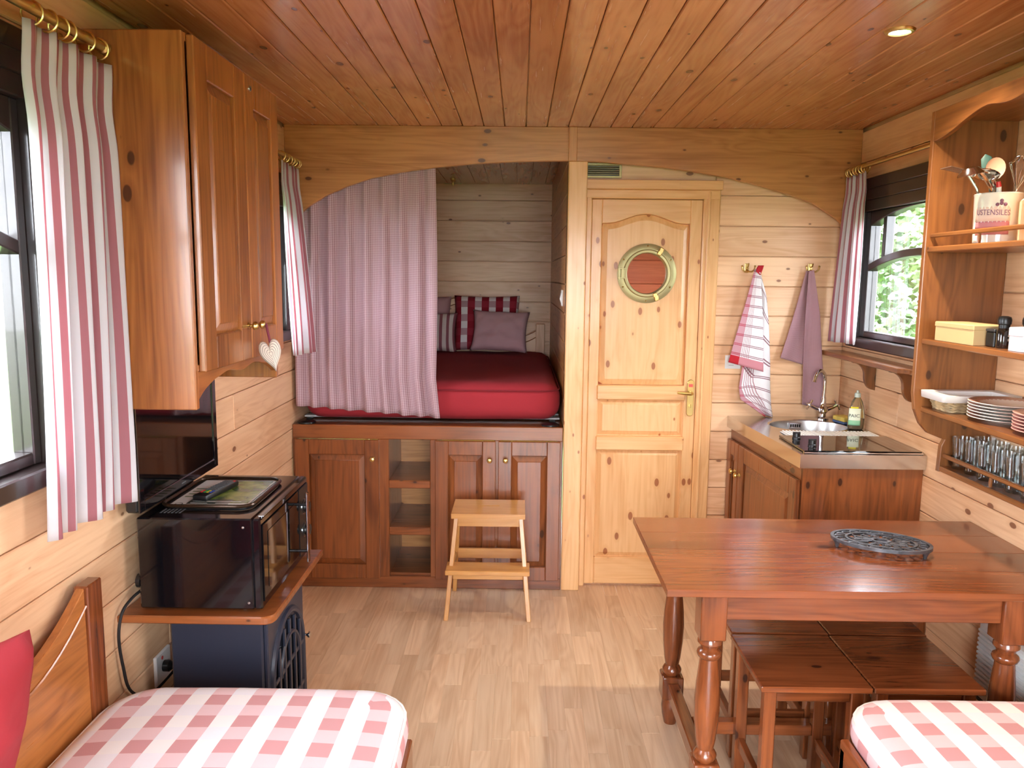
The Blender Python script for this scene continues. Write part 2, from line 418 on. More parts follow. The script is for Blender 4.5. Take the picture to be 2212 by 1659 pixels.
# arched beam
bl = thing('trim_1', None, None, (AX, D, 2.1), kind='structure')
archL = [(-1.128, 1.80), (-1.08, 1.855), (-1.022, 1.905), (-.93, 1.96), (-.83, 2.003), (-.72, 2.04), (-.57, 2.071), (-.411, 2.093), (-.23, 2.111), (-.058, 2.122), (.10, 2.127), (.225, 2.129)]
archR = [(.26, 2.129), (.38, 2.125), (.491, 2.117), (.66, 2.104), (.821, 2.085), (.98, 2.06), (1.132, 2.024), (1.27, 1.985), (1.40, 1.941), (1.503, 1.878), (1.56, 1.83), (1.608, 1.77)]
MB().prism(archL + [(.225, ZC), (XL, ZC)], 'y', D, D + .03, .002).build('arched_beam', beamw('x'), bl)
MB().prism(archR + [(XR, ZC), (.26, ZC)], 'y', D, D + .03, .002).build('arched_beam', beamw('x'), bl)
box('centre_block', beamw('z'), (.222, .263, D - .012, D + .03, 2.126, ZC), bl, .003)
box('trim_2', doorpine('z'), (AX, AX + .09, D - .006, DW + .02, 0, 2.128), None, .004, kind='structure')
MB().box(AX + .0005, AX + .09, DW + .02, DW + .06, 0, ZC).build('trim_3', pine('z'), kind='structure')

# ------------------------------------------------------------------ windows
def window(name, wx, sgn, Wd, drop=.06, mid=None, portal_rot=None):
    y0, y1, z0, z1 = Wd; yc = (y0 + y1) / 2; hw = (y1 - y0) / 2
    root = thing(name, None, None, (wx, yc, z0), kind='structure')
    xi, xo = wx - sgn * .022, wx + sgn * .075
    X = lambda a, b: tuple(sorted((wx + sgn * a, wx + sgn * b)))
    fw = .10 if (y1 - y0) < 1.102 else .078; gy0, gy1 = y0 + fw, y1 - fw; gzb = z0 + .075; ztop = z1 - .155
    a, b = X(-.022, .06)
    for nm, r in (('jamb', (y0, y0 + .05, z0, z1)), ('jamb', (y1 - .05, y1, z0, z1)), ('sill', (y0, y1, z0, z0 + .045))):
        box(nm, M_DARK, (a - (.02 if nm == 'sill' else 0) * (sgn > 0), b + (.02 if nm == 'sill' else 0) * (sgn < 0), *r), root, .004)
    for k in range(3):                     # boards above the arch
        zt = z1 - .05 * k; box('head_board', M_DARK, (a, b, y0 + .05, y1 - .05, zt - .05, zt), root, .003)
    ga = lambda y: ztop - drop * ((y - yc) / (hw - fw)) ** 2
    N = 14; ys = [gy0 + (gy1 - gy0) * i / N for i in range(N + 1)]
    c, d = X(.0, .05)
    MB().prism([(y, ga(y)) for y in ys] + [(gy1, z1 - .15), (gy0, z1 - .15)], 'x', c, d, .003).build('arched_head', M_DARK, root)
    for r in ((y0 + .05, gy0), (gy1, y1 - .05)): box('stile', M_DARK, (c, d, r[0], r[1], z0 + .045, z1 - .15), root, .003)
    box('bottom_rail', M_DARK, (c, d, gy0, gy1, z0 + .045, gzb), root, .004)
    mz = mid if mid else z0 + .54 * (z1 - z0)
    mr = lambda y: mz - drop * ((y - yc) / (hw - fw)) ** 2
    MB().prism([(y, mr(y) - .016) for y in ys] + [(y, mr(y) + .016) for y in reversed(ys)], 'x', c, d, .003).build('arched_rail', M_DARK, root)
    ms = (yc - .318 * (hw / .55), yc + .318 * (hw / .55))
    for y in ms: box('mullion', M_DARK, (c + .005, d - .005, y - .015, y + .015, mr(y), ga(y) + .01), root, .003)
    e, f = X(.022, .027)
    MB().prism([(y, mr(y)) for y in ys] + [(gy1, gzb - .01), (gy0, gzb - .01)], 'x', e, f).build('pane', M_PANE, root)
    for p, q in ((gy0, ms[0]), (ms[0], ms[1]), (ms[1], gy1)):
        yy = [p + (q - p) * i / 6 for i in range(7)]
        MB().prism([(y, mr(y)) for y in yy] + [(y, ga(y) + .003) for y in reversed(yy)], 'x', e, f).build('pane', M_PANE, root)
    portal((wx + sgn * .09, yc, (z0 + z1) / 2), (0, sgn * PI / 2, 0), z1 - z0, y1 - y0)
    return root
window('window_1', XR, 1, W1, .06, 1.70)
window('window_2', XL, -1, W2, .07, 1.705)
window('window_3', XL, -1, W3, .06, 1.70)
window('window_4', XR, 1, W4, .06)
window('window_5', XR, 1, W5, .03)
# glazed entrance door behind the camera
d2 = thing('door_2', None, None, (.25, YF, 0), kind='structure')
for x0, x1 in ((-.50, -.44), (.22, .28), (.94, 1.0)): box('stile', M_DARK, (x0, x1, YF - .05, YF, .02, 2.08), d2, .003)
for z0, z1 in ((.02, .12), (2.0, 2.08), (.98, 1.03)):
    for x0, x1 in ((-.44, .22), (.28, .94)): box('rail', M_DARK, (x0, x1, YF - .05, YF, z0, z1), d2, .003)
for x0, x1 in ((-.44, .22), (.28, .94)):
    for z0, z1 in ((.12, .98), (1.03, 2.0)): box('pane', M_PANE, (x0, x1, YF - .03, YF - .025, z0, z1), d2, 0)
portal((.25, YF - .07, 1.05), (PI / 2, 0, 0), 1.5, 2.06)

# ------------------------------------------------------------------ washroom door
dr = thing('door_1', None, None, (.63, DW, 0), kind='structure')
box('casing', doorpine('z'), (.318, .345, DW - .022, DW + .02, 0, 2.0), dr, .004)
box('casing', doorpine('z'), (.885, .967, DW - .022, DW + .02, 0, 2.0), dr, .006)
box('casing_bead', doorpine('z'), (.905, .918, DW - .029, DW - .021, 0, 2.0), dr, .003)
box('casing_head', doorpine('x'), (.30, .965, DW - .024, DW + .02, 1.962, 2.006), dr, .004)
box('cornice', doorpine('x'), (.295, .972, DW - .036, DW + .0, 2.006, 2.05), dr, .002)
dx0, dx1, dz0, dz1 = .346, .884, .012, 1.960
yl0, yl1 = DW - .012, DW + .028
PXa, PXb = .396, .826
box('door_stile', doorpine('z'), (dx0, PXa, yl0, yl1, dz0, dz1), dr, .003)
box('door_stile', doorpine('z'), (PXb, dx1, yl0, yl1, dz0, dz1), dr, .003)
N = 20
def sarch(x, top, rise):                   # shouldered arch
    t = abs((x - (PXa + PXb) / 2) / ((PXb - PXa) / 2)); t = min(1, t)
    return top + rise * (.5 + .5 * math.cos(PI * min(1, t * 1.12)))
axs = [PXa + (PXb - PXa) * i / N for i in range(N + 1)]
MB().prism([(x, sarch(x, 1.845, .045)) for x in axs] + [(PXb, dz1), (PXa, dz1)], 'y', yl0, yl1, .003).build('top_rail', doorpine('x'), dr)
for z0, z1, p in ((.976, 1.05, .012), (.719, .791, .012), (dz0, .155, 0)):
    box('rail', doorpine('x'), (PXa - (.006 if p else 0), PXb + (.006 if p else 0), yl0 - p, yl1, z0, z1), dr, .005)
PCX, PCZ = .621, 1.604
def raised(z0, z1, arch=None, hole=None):
    m = MB(); i = .026
    if arch is None:
        m.box(PXa, PXb, DW + .004, DW + .02, z0, z1)
        a = [(PXa + .004, z0 + .004), (PXb - .004, z0 + .004), (PXb - .004, z1 - .004), (PXa + .004, z1 - .004)]
        b = [(PXa + i, z0 + i), (PXb - i, z0 + i), (PXb - i, z1 - i), (PXa + i, z1 - i)]
        va = m._new([(p[0], DW + .004, p[1]) for p in a]); vb = m._new([(p[0], DW - .007, p[1]) for p in b])
        for k in range(4): m.bm.faces.new((va[k], va[(k + 1) % 4], vb[(k + 1) % 4], vb[k]))
        m.bm.faces.new(vb)
    else:
        # ring of quads between the arched outline and the porthole
        def outline(ins, n=144):
            pts = []
            cx, cz = PCX, PCZ
            for k in range(n):
                a = 2 * PI * k / n; dx, dz = math.cos(a), math.sin(a)
                def inside(t):
                    x, z = cx + dx * t, cz + dz * t
                    return PXa + ins <= x <= PXb - ins and z0 + ins <= z <= sarch(x, 1.845, .045) - ins
                t = .1
                while inside(t + .004): t += .004
                lo_t, hi_t = t, t + .004
                for _ in range(12):
                    md_ = (lo_t + hi_t) / 2
                    if inside(md_): lo_t = md_
                    else: hi_t = md_
                t = lo_t
                pts.append((cx + dx * t, cz + dz * t))
            return pts
        o1, o2 = outline(.002), outline(.03); n = len(o1)
        va = m._new([(p[0], DW + .004, p[1]) for p in o1]); vb = m._new([(p[0], DW - .007, p[1]) for p in o2])
        vc = m._new([(PCX + .11 * math.cos(2 * PI * k / n), DW - .007, PCZ + .11 * math.sin(2 * PI * k / n)) for k in range(n)])
        vd = m._new([(PCX + .11 * math.cos(2 * PI * k / n), DW + .02, PCZ + .11 * math.sin(2 * PI * k / n)) for k in range(n)])
        for A, B in ((va, vb), (vb, vc), (vc, vd)):
            for k in range(n): m.bm.faces.new((A[k], A[(k + 1) % n], B[(k + 1) % n], B[k]))
    bmesh.ops.recalc_face_normals(m.bm, faces=m.bm.faces[:])
    return m.build('door_panel', doorpine('z'), dr)
raised(1.05, 1.845, True); raised(.791, .976); raised(.155, .719)
yp = DW - .012
pr = MB().lathe([(.098, yp + .03), (.098, yp - .01), (.102, yp - .017), (.112, yp - .018), (.117, yp - .010), (.122, yp - .010), (.136, yp - .006), (.145, yp - .002), (.145, yp + .008)], (PCX, 0, PCZ), 48, 'y', False).build('porthole', M_ABRASS, dr, True)
MB().lathe([(.1, yp), (.1, yp + .004)], (PCX, 0, PCZ), 40, 'y').build('porthole_glass', M_PANE, pr)
m = MB().box(PCX - .143, PCX - .108, yp - .026, yp - .012, PCZ + .02, PCZ + .026, .001).box(PCX - .143, PCX - .108, yp - .026, yp - .012, PCZ - .026, PCZ - .02, .001)
m.lathe([(.006, PCZ - .03), (.006, PCZ + .03)], (PCX - .137, yp - .02, 0), 10).box(PCX - .128, PCX - .112, yp - .022, yp - .01, PCZ - .022, PCZ + .022, .001).build('hinge', M_ABRASS, pr)
for ang in (60, -68):
    a = math.radians(ang); M = Matrix.Translation((PCX + .122 * math.cos(a), yp - .018, PCZ + .122 * math.sin(a))) @ Matrix.Rotation(-a, 4, 'Y')
    MB(M).box(-.02, .02, -.008, .008, -.011, .011, .003).lathe([(.009, -.022), (.009, -.004)], (.002, 0, 0), 10, 'y').build('clamp', M_BRASS, pr)
for k in range(6):
    a = 2 * PI * k / 6 + .52
    MB().sphere((PCX + .133 * math.cos(a), yp - .006, PCZ + .133 * math.sin(a)), .0045, 8).build('screw', M_BRASS, pr, True)
pl = MB().prism([(.858 + .017 * math.cos(t), 1.065 + .017 * math.sin(t)) for t in [PI * k / 8 for k in range(9)]] + [(.858 + .017 * math.cos(t), .914 + .017 * math.sin(t)) for t in [PI + PI * k / 8 for k in range(9)]], 'y', yl0 - .008, yl0, .002).build('handle_plate', M_BRASS, dr)
MB().tube([(.858, yl0 - .004, 1.016), (.858, yl0 - .035, 1.016), (.85, yl0 - .045, 1.016), (.82, yl0 - .047, 1.018), (.785, yl0 - .045, 1.020)], [.010, .009, .009, .008, .006], 10).build('lever', M_BRASS, pl, True)
MB().lathe([(.007, yl0 - .014), (.007, yl0)], (.858, 0, .95), 12, 'y').box(.855, .861, yl0 - .022, yl0 - .012, .943, .957, .001).build('lock_knob', M_BRASS, pl)
box('red_marker', plain('red_marker', (220, 90, 80), .4), (.848, .868, yl0 - .0095, yl0 - .007, 1.045, 1.06), pl, 0)

vg = thing('vent_grille', 'small brass louvred vent grille above the door', 'vent', (.395, DW - .005, 2.06))
for r in ((.306, .485, 2.060, 2.070), (.306, .485, 2.120, 2.130), (.306, .318, 2.070, 2.120), (.473, .485, 2.070, 2.120)):
    box('frame_bar', M_ABRASS, (r[0], r[1], DW - .012, DW, r[2], r[3]), vg, .001)
box('backing', M_BLKP, (.318, .473, DW - .003, DW, 2.07, 2.12), vg, 0)
for k in range(5):
    z = 2.075 + k * .01
    MB().prism([(DW - .011, z), (DW - .003, z + .006), (DW - .003, z + .0075), (DW - .011, z + .0015)], 'x', .318, .473).build('slat', M_ABRASS, vg)

# ------------------------------------------------------------------ panelled cabinet doors (local: x width, -y outwards, z up)
def cab_door(M, wd, h, parent, matf, st=.068, rl=.075, knob=None, name='door', th=.02):
    m = MB(M)
    m.box(0, st, -th, 0, 0, h, .003).box(wd - st, wd, -th, 0, 0, h, .003)
    m.box(st, wd - st, -th, 0, 0, rl, .003).box(st, wd - st, -th, 0, h - rl, h, .003)
    d = m.build(name, matf('z'), parent)
    p = MB(M); i = .03; zb, zt, xa, xb = rl - .002, h - rl + .002, st - .002, wd - st + .002
    va = p._new([(xa, -.006, zb), (xb, -.006, zb), (xb, -.006, zt), (xa, -.006, zt)])
    vb = p._new([(xa + i, -.0165, zb + i), (xb - i, -.0165, zb + i), (xb - i, -.0165, zt - i), (xa + i, -.0165, zt - i)])
    vc = p._new([(xa + i + .003, -.0195, zb + i + .003), (xb - i - .003, -.0195, zb + i + .003), (xb - i - .003, -.0195, zt - i - .003), (xa + i + .003, -.0195, zt - i - .003)])
    for A, B in ((va, vb), (vb, vc)):
        for k in range(4): p.bm.faces.new((A[k], A[(k + 1) % 4], B[(k + 1) % 4], B[k]))
    p.bm.faces.new(vc); p.bm.faces.new(va[::-1])
    bmesh.ops.recalc_face_normals(p.bm, faces=p.bm.faces[:])
    p.build('panel', matf('z'), d)
    if knob:
        MB(M).lathe([(.009, -th), (.009, -th - .003), (.005, -th - .006), (.005, -th - .012), (.011, -th - .016), (.0135, -th - .022), (.011, -th - .029), (.004, -th - .032), (0, -th - .032)], (knob[0], 0, knob[1]), 16, 'y').build('knob', M_BRASS, d, True, label='round brass knob')
    return d

# ------------------------------------------------------------------ bunk base cabinet
bc = thing('bunk_cabinet', 'brown stained pine cabinet with three doors and open niches under the bunk', 'cabinet', (-.45, D, 0))
yb0, yb1 = D + .0, D + .022
box('top_rail', dstain('x'), (XL + .002, .222, yb0, yb1, .772, .842), bc, .003)
box('top_board', dstain('x'), (XL + .002, .222, yb1, AY - .02, .815, .838), bc, .002)
box('bottom_rail', dstain('x'), (XL + .002, .222, yb0, yb1, 0, .06), bc, .003)
for x0, x1 in ((XL + .002, -1.10), (-.70, -.647), (-.439, -.405), (-.118, -.092), (.195, .222)):
    box('stile', dstain('z'), (x0, x1, yb0, yb1, .06, .772), bc, .002)
for z0, z1 in ((.522, .562), (.279, .32)):
    box('niche_rail', dstain('x'), (-.647, -.439, yb0, yb1, z0, z1), bc, .003)
    box('niche_shelf', dstain('x'), (-.647, -.439, yb1, D + .42, z1 - .018, z1), bc, .001)
box('niche_floor', dstain('x'), (-.647, -.439, yb1, D + .42, .055, .073), bc, .001)
for x0, x1 in ((-.665, -.647), (-.439, -.421)): box('niche_side', dstain('z'), (x0, x1, yb1, D + .42, .055, .772), bc, .001)
box('niche_back', beamw('x'), (-.665, -.421, D + .42, D + .435, .055, .8), bc, .001)
T = Matrix.Translation
cab_door(T((-1.112, D, .054)), .418, .717, bc, dstain, .07, .075, (.39, .624))
cab_door(T((-.413, D, .054)), .302, .717, bc, dstain, .066, .072, (.272, .625))
cab_door(T((-.098, D, .054)), .308, .717, bc, dstain, .066, .072, (.036, .625))

# ------------------------------------------------------------------ bunk bed, mattress, pillows
bd = thing('slatted_bed_base', 'pale slatted bed base under the red mattress', 'bed', (-.45, 4.9, .842))
box('side_rail', M_BLKP, (XL + .03, XL + .06, D + .16, AY - .1, .8385, .846), bd, .001)
box('side_rail', M_BLKP, (.16, .19, D + .16, AY - .1, .8385, .846), bd, .001)
for k in range(14): box('slat', M_RUB, (XL + .01, .215, D + .20 + k * .12, D + .20 + k * .12 + .05, .846, .854), bd, .002)
for xx in (.16, XL + .06): MB().lathe([(.045, .8425), (.045, .850), (.035, .854)], (xx, D + .05, 0), 20).build('bed_foot', M_BLKP, bd, True)
hbd = thing('headboard', 'pale scalloped wooden headboard at the alcove end wall', 'headboard', (-.45, AY - .06, .88))
hy0, hy1 = AY - .07, AY - .045
cxm = -.45
hp = []
for i in range(41):
    x = -1.06 + (1.22) * i / 40; t = abs((x - cxm) / .61)
    z = 1.15 + .285 * (0.5 + 0.5 * math.cos(PI * min(1, t / .72))) if t < .72 else 1.15 + .075 * ((t - .72) / .28) ** 1.6
    hp.append((x, z))
MB().prism([(-1.06, .9), (.16, .9)] + hp[::-1], 'y', hy0, hy1, .003).build('panel', pine('x'), hbd)
for sgn_ in (0, 1):
    MB().tube([(p[0], hy0 - .002, p[1] - .055) for p in hp], .004, 6).build('moulding', stain('x'), hbd, True) if sgn_ == 0 else MB().tube([(p[0], hy0 - .002, p[1] - .008) for p in hp], .003, 6).build('moulding', stain('x'), hbd, True)
for x0 in (.12, -1.10): box('post', pine('z'), (x0, x0 + .065, hy0 - .014, hy1 + .01, .84, 1.242), hbd, .004)

def rbox(m, b, r, nx, ny, nz, crown=0, wob=0, R=0):
    """rounded, slightly crowned upholstered block with box-projected uv"""
    x0, x1, y0, y1, z0, z1 = b; c = Vector(((x0 + x1) / 2, (y0 + y1) / 2, (z0 + z1) / 2)); h = Vector(((x1 - x0) / 2, (y1 - y0) / 2, (z1 - z0) / 2))
    if m.uv is None: m.uv = m.bm.loops.layers.uv.new('UVMap')
    cache = {}
    def vert(p):
        k = tuple(round(v, 5) for v in p)
        if k in cache: return cache[k]
        if R:
            ex, ey = max(0, abs(p[0]) - (h.x - R)), max(0, abs(p[1]) - (h.y - R))
            if ex > 0 and ey > 0:
                k_ = max(ex, ey) / math.hypot(ex, ey); p = (math.copysign(h.x - R + ex * k_, p[0]), math.copysign(h.y - R + ey * k_, p[1]), p[2])
                out = Vector((ex, ey)).normalized(); rim = max(ex, ey) / R
                pr_ = Vector((math.copysign(out.x, p[0]), math.copysign(out.y, p[1]), 0))
                rad = max(ex, ey); zz_ = p[2]; over = max(0, rad - (R - r)); zo = max(0, abs(zz_) - (h.z - r))
                if over > 0 and zo > 0:
                    l_ = math.hypot(over, zo); mx_ = r; f2 = mx_ / l_
                    base_ = Vector((math.copysign(h.x - R, p[0]), math.copysign(h.y - R, p[1]), 0)) + pr_ * (R - r + over * f2)
                    v = Vector((base_.x, base_.y, math.copysign(h.z - r + zo * f2, zz_)))
                else: v = Vector(p)
                fx, fy = 1 - (v.x / h.x) ** 2, 1 - (v.y / h.y) ** 2
                if v.z > 0: v.z += crown * max(0, fx) ** .6 * max(0, fy) ** .6
                cache[k] = m.bm.verts.new(v + c); return cache[k]
        q = Vector([max(-h[i] + r, min(h[i] - r, p[i])) for i in range(3)]); d = Vector(p) - q
        v = q + d.normalized() * r if d.length > 1e-9 else Vector(p)
        fx, fy = 1 - (v.x / h.x) ** 2, 1 - (v.y / h.y) ** 2
        if v.z > 0: v.z += crown * max(0, fx) ** .6 * max(0, fy) ** .6
        if wob: v += wob * mnoise.noise_vector(Vector((v.x * 5, v.y * 5, v.z * 5)))
        cache[k] = m.bm.verts.new(v + c); return cache[k]
    nn = (nx, ny, nz)
    for ax in range(3):
        a, b_ = [i for i in range(3) if i != ax]
        for sg in (-1, 1):
            for i in range(nn[a]):
                for j in range(nn[b_]):
                    q = []
                    for di, dj in ((0, 0), (1, 0), (1, 1), (0, 1)):
                        p = [0, 0, 0]; p[ax] = sg * h[ax]; p[a] = -h[a] + 2 * h[a] * (i + di) / nn[a]; p[b_] = -h[b_] + 2 * h[b_] * (j + dj) / nn[b_]; q.append(p)
                    f = m.bm.faces.new([vert(p) for p in q])
                    for lp, p in zip(f.loops, q):
                        X, Y, Z = p
                        lp[m.uv].uv = (X + 5, Y + 5) if ax == 2 else ((X + 5, sg * (h.y + h.z - Z) + 5) if ax == 1 else (sg * (h.x + h.z - Z) + 5, Y + 5))
    bmesh.ops.recalc_face_normals(m.bm, faces=m.bm.faces[:])
    return m
mt = thing('mattress', 'thick mattress in crimson fitted cover lying in the alcove', 'mattress', (-.45, 4.9, .878))
rbox(MB(), (XL + .03, .212, 3.962, AY - .09, .856, 1.046), .075, 30, 40, 10, .004, .005, R=.11).build('cover', M_RED, mt, True, 60)
def loop_rect(x0, x1, y0, y1, r, z, n=6):
    out = []
    for cx, cy, a0 in ((x1 - r, y1 - r, 0), (x0 + r, y1 - r, PI / 2), (x0 + r, y0 + r, PI), (x1 - r, y0 + r, 1.5 * PI)):
        for k in range(n + 1): out.append((cx + r * math.cos(a0 + PI / 2 * k / n), cy + r * math.sin(a0 + PI / 2 * k / n), z))
    return out
MB().tube(loop_rect(XL + .034, .208, 3.965, AY - .093, .11, 1.012), .0045, 6, True).build('piping', plain('dark_crimson_piping', (130, 28, 38), .9), mt, True)

def pillow(name, wd, h, th, M, mat, label, seed, pinch=.05, group=None, wr=.012):
    m = MB(M); nu, nv = 24, 20
    def f(side):
        def g(u, v):
            x, z = 2 * u - 1, 2 * v - 1
            e = max(0, (1 - x ** 4)) ** .5 * max(0, (1 - z ** 4)) ** .5
            px = x * wd / 2 * (1 - pinch * (1 - z * z) * abs(x) ** 3); pz = z * h / 2 * (1 - pinch * (1 - x * x) * abs(z) ** 3)
            y = side * th / 2 * e ** .8 + wr * e * mnoise.noise(Vector((x * 2.2 + seed, z * 2.2, side))) + wr * .5 * e * mnoise.noise(Vector((x * 6 + seed, z * 5, side + 4)))
            return (px, y, pz)
        return g
    uvf = lambda u, v: (u * wd + 3, v * h + 3)
    m.grid(f(-1), nu, nv, uvf); m.grid(f(1), nu, nv, uvf)
    bmesh.ops.remove_doubles(m.bm, verts=m.bm.verts[:], dist=.0004); bmesh.ops.recalc_face_normals(m.bm, faces=m.bm.faces[:])
    return m.build(name, mat, None, True, 70, label=label, cat='pillow')
RX = lambda d: Matrix.Rotation(math.radians(d), 4, 'X')
RY = lambda d: Matrix.Rotation(math.radians(d), 4, 'Y')
RZ = lambda d: Matrix.Rotation(math.radians(d), 4, 'Z')
pillow('pillow', .47, .40, .15, T((-.235, 5.70, 1.252)) @ RX(-14), M_GING2, 'large deep red and white checked pillow with white piping', 1)
pillow('pillow', .40, .30, .13, T((-.135, 5.50, 1.208)) @ RZ(-4) @ RX(-22) @ RY(2), M_MAUVE, 'plain mauve cushion in front of the checked pillow', 5.3, .10, wr=.02)
pillow('pillow', .50, .39, .14, T((-.74, 5.70, 1.246)) @ RX(-12), M_MAUVE, 'plain mauve pillow leaning back behind the striped cushion', 9.1)
pillow('pillow', .42, .28, .12, T((-.64, 5.50, 1.196)) @ RX(-18), M_STR2, 'small striped cushion half hidden by the bunk curtain', 2.7, .08)

# ------------------------------------------------------------------ curtains
def curtain_cloth(P, zt, zb, wcloth, folds, amp_t, amp_b, nu, nv, mat, parent, seed=0, flat_top=.12):
    """P(s, t) -> (point without folds, normal); s across, t = 0 top .. 1 bottom"""
    rnd = random.Random(seed); ph = [rnd.uniform(-.9, .9) for _ in range(6)]
    def f(u, v):
        t = 1 - v; base, nrm = P(u, t)
        pinch = math.exp(-((t - .1) / .06) ** 2)
        a = amp_t + (amp_b - amp_t) * min(1, t * 1.15) ** .8
        w1 = math.sin(2 * PI * folds * u + ph[0] + .9 * math.sin(2.2 * t + ph[1]) + .8 * math.sin(2 * PI * u + ph[2]))
        w2 = math.sin(2 * PI * folds * 1.9 * u + ph[3] + 1.6 * t)
        w3 = math.sin(2 * PI * folds * .5 * u + ph[4])
        off = a * (w1 * .7 + w2 * .22 * (1 - .6 * t) + w3 * .3 * t) - pinch * amp_t * .5
        return Vector(base) + Vector(nrm) * off
    m = MB(); m.grid(f, nu, nv, lambda u, v: (u * wcloth + .3, v * (zt - zb)))
    return m.build('cloth', mat, parent, True, 80, solid=.0015)
def rod(name, label, x, y0, y1, z, r=.011, wallx=None, near_end=True, far_end=True):
    o = thing(name, label, 'curtain rod', (x, (y0 + y1) / 2, z))
    MB().tube([(x, y0, z), (x, y1, z)], r, 12).build('pole', M_BRASS, o, True)
    for yy, on in ((y0, near_end), (y1, far_end)):
        if on: MB().lathe([(r, -.005), (r * 1.35, 0), (r * 1.35, .012), (r * .8, .02), (0, .022)] if yy == y1 else [(0, -.022), (r * .8, -.02), (r * 1.35, -.012), (r * 1.35, 0), (r, .005)], (x, yy, z), 14, 'y').build('finial', M_BRASS, o, True)
    for yy in (y0 + .06, y1 - .04):
        MB().tube([(wallx, yy, z), (x, yy, z)], .006, 8).lathe([(.02, 0), (.02, .004), (.01, .008)] if wallx < x else [(.01, -.008), (.02, -.004), (.02, 0)], (wallx, yy, z), 14, 'x').build('bracket', M_BRASS, o, True)
    return o
def rings(parent, x, ys, z, r=.024):
    for k, y in enumerate(ys):
        tl = .25 * math.sin(k * 2.1)
        MB().tube([(x + r * math.cos(a), y + tl * r * math.sin(a) * .6, z - .010 + r * math.sin(a)) for a in [2 * PI * i / 18 for i in range(18)]], .0026, 6, True).build('ring', M_BRASS, parent, True)

rod('curtain_rod', 'thick brass curtain rod above the near left window', XL + .082, .70, 2.062, 2.137, .0125, XL)
c1 = thing('curtain', 'pink and white striped curtain hanging at the near left window', 'curtain', (XL + .085, 1.9, .95))
def P1(s, t):
    y0 = 1.755 - .035 * t; y1 = 2.090
    return (XL + .078 - .014 * t, y0 + (y1 - y0) * s, 2.112 - .012 * s - t * (1.135 - .045 * math.sin(PI * s) * 0 - .0 * s)), (1, .25, 0)
curtain_cloth(P1, 2.11, .97, .86, 4.3, .014, .030, 110, 40, M_STRIPE, c1, 3)
rings(c1, XL + .082, (1.775, 1.83, 1.875, 1.905, 1.985, 2.045), 2.137)
rod('curtain_rod', 'brass curtain rod above the far left window', XL + .068, 2.86, 3.872, 2.110, .009, XL, far_end=False)
c3 = thing('curtain', 'pink and white striped curtain at the far left window beside the alcove', 'curtain', (XL + .1, 3.7, 1.2))
def P3(s, t):
    y0 = 3.575 - .03 * t; y1 = 3.862
    return (XL + .072 + (.035 + .03 * s) * t, y0 + (y1 - y0) * s, 2.078 - .006 * s - t * (.86 - .0 * s)), (1, -.1, 0)
curtain_cloth(P3, 2.07, 1.22, .66, 3.6, .010, .026, 80, 30, M_STRIPE, c3, 11)
rings(c3, XL + .068, (3.60, 3.66, 3.71, 3.75, 3.79, 3.83, 3.855), 2.110, .020)
rod('curtain_rod', 'brass curtain rod above the window over the sink', XR - .066, 2.70, 3.86, 2.090, .009, XR)
c4 = thing('curtain', 'pink and white striped curtain gathered at the window over the sink', 'curtain', (XR - .08, 3.75, 1.28))
def P4(s, t):
    y0 = 3.655 - .025 * t; y1 = 3.875 + .03 * t
    return (XR - .068 - .03 * t * s, y0 + (y1 - y0) * s, 2.064 - .002 * s - t * (.775 - .0 * s)), (-1, -.1, 0)
curtain_cloth(P4, 2.06, 1.29, .62, 3.4, .010, .022, 80, 30, M_STRIPE, c4, 5)
rings(c4, XR - .066, (3.68, 3.71, 3.74, 3.77, 3.80, 3.83, 3.85), 2.090, .020)

ck = thing('bunk_curtain', 'long mauve fine-check curtain drawn across the left of the bunk', 'curtain', (-.76, 3.94, .88))
def P5(s, t):
    x0 = -1.105 - .008 * t; x1 = -.418 + .026 * max(0, t - .85) / .15 + .012 * math.sin(PI * t)
    zt = 2.205; zb = .932 - .055 * s
    return (x0 + (x1 - x0) * s, 3.944 - .022 * t, zt + (zb - zt) * t), (0, -1, 0)
curtain_cloth(P5, 2.2, .9, 1.5, 8.5, .011, .030, 170, 40, M_BUNKC, ck, 21)
MB().tube([(XL, 3.945, 2.215), (AX, 3.945, 2.215)], .007, 8).build('rail', M_WPL, ck, True)
hk = thing('ceiling_hook', 'tiny brass ceiling fitting inside the alcove', 'hook', (-.47, 5.62, ZA - .03))
MB().lathe([(.006, ZA - .045), (.009, ZA - .035), (.006, ZA - .02), (.022, ZA - .006), (.022, ZA)], (-.47, 5.62, 0), 14).build('stem', M_BRASS, hk, True)
MB().tube([(-.53, 5.62, ZA - .03), (-.41, 5.62, ZA - .03)], .004, 6).build('cross_bar', M_ABRASS, hk, True)
sw = thing('light_switch', 'white light switch on the alcove side wall', 'switch', (AX, 4.18, 1.47))
box('plate', M_WPL, (AX - .009, AX - .0005, 4.14, 4.225, 1.432, 1.517), sw, .003)
MB().prism([(AX - .009, 1.445), (AX - .009, 1.505), (AX - .018, 1.470)], 'y', 4.153, 4.212).build('rocker', M_WPL, sw)

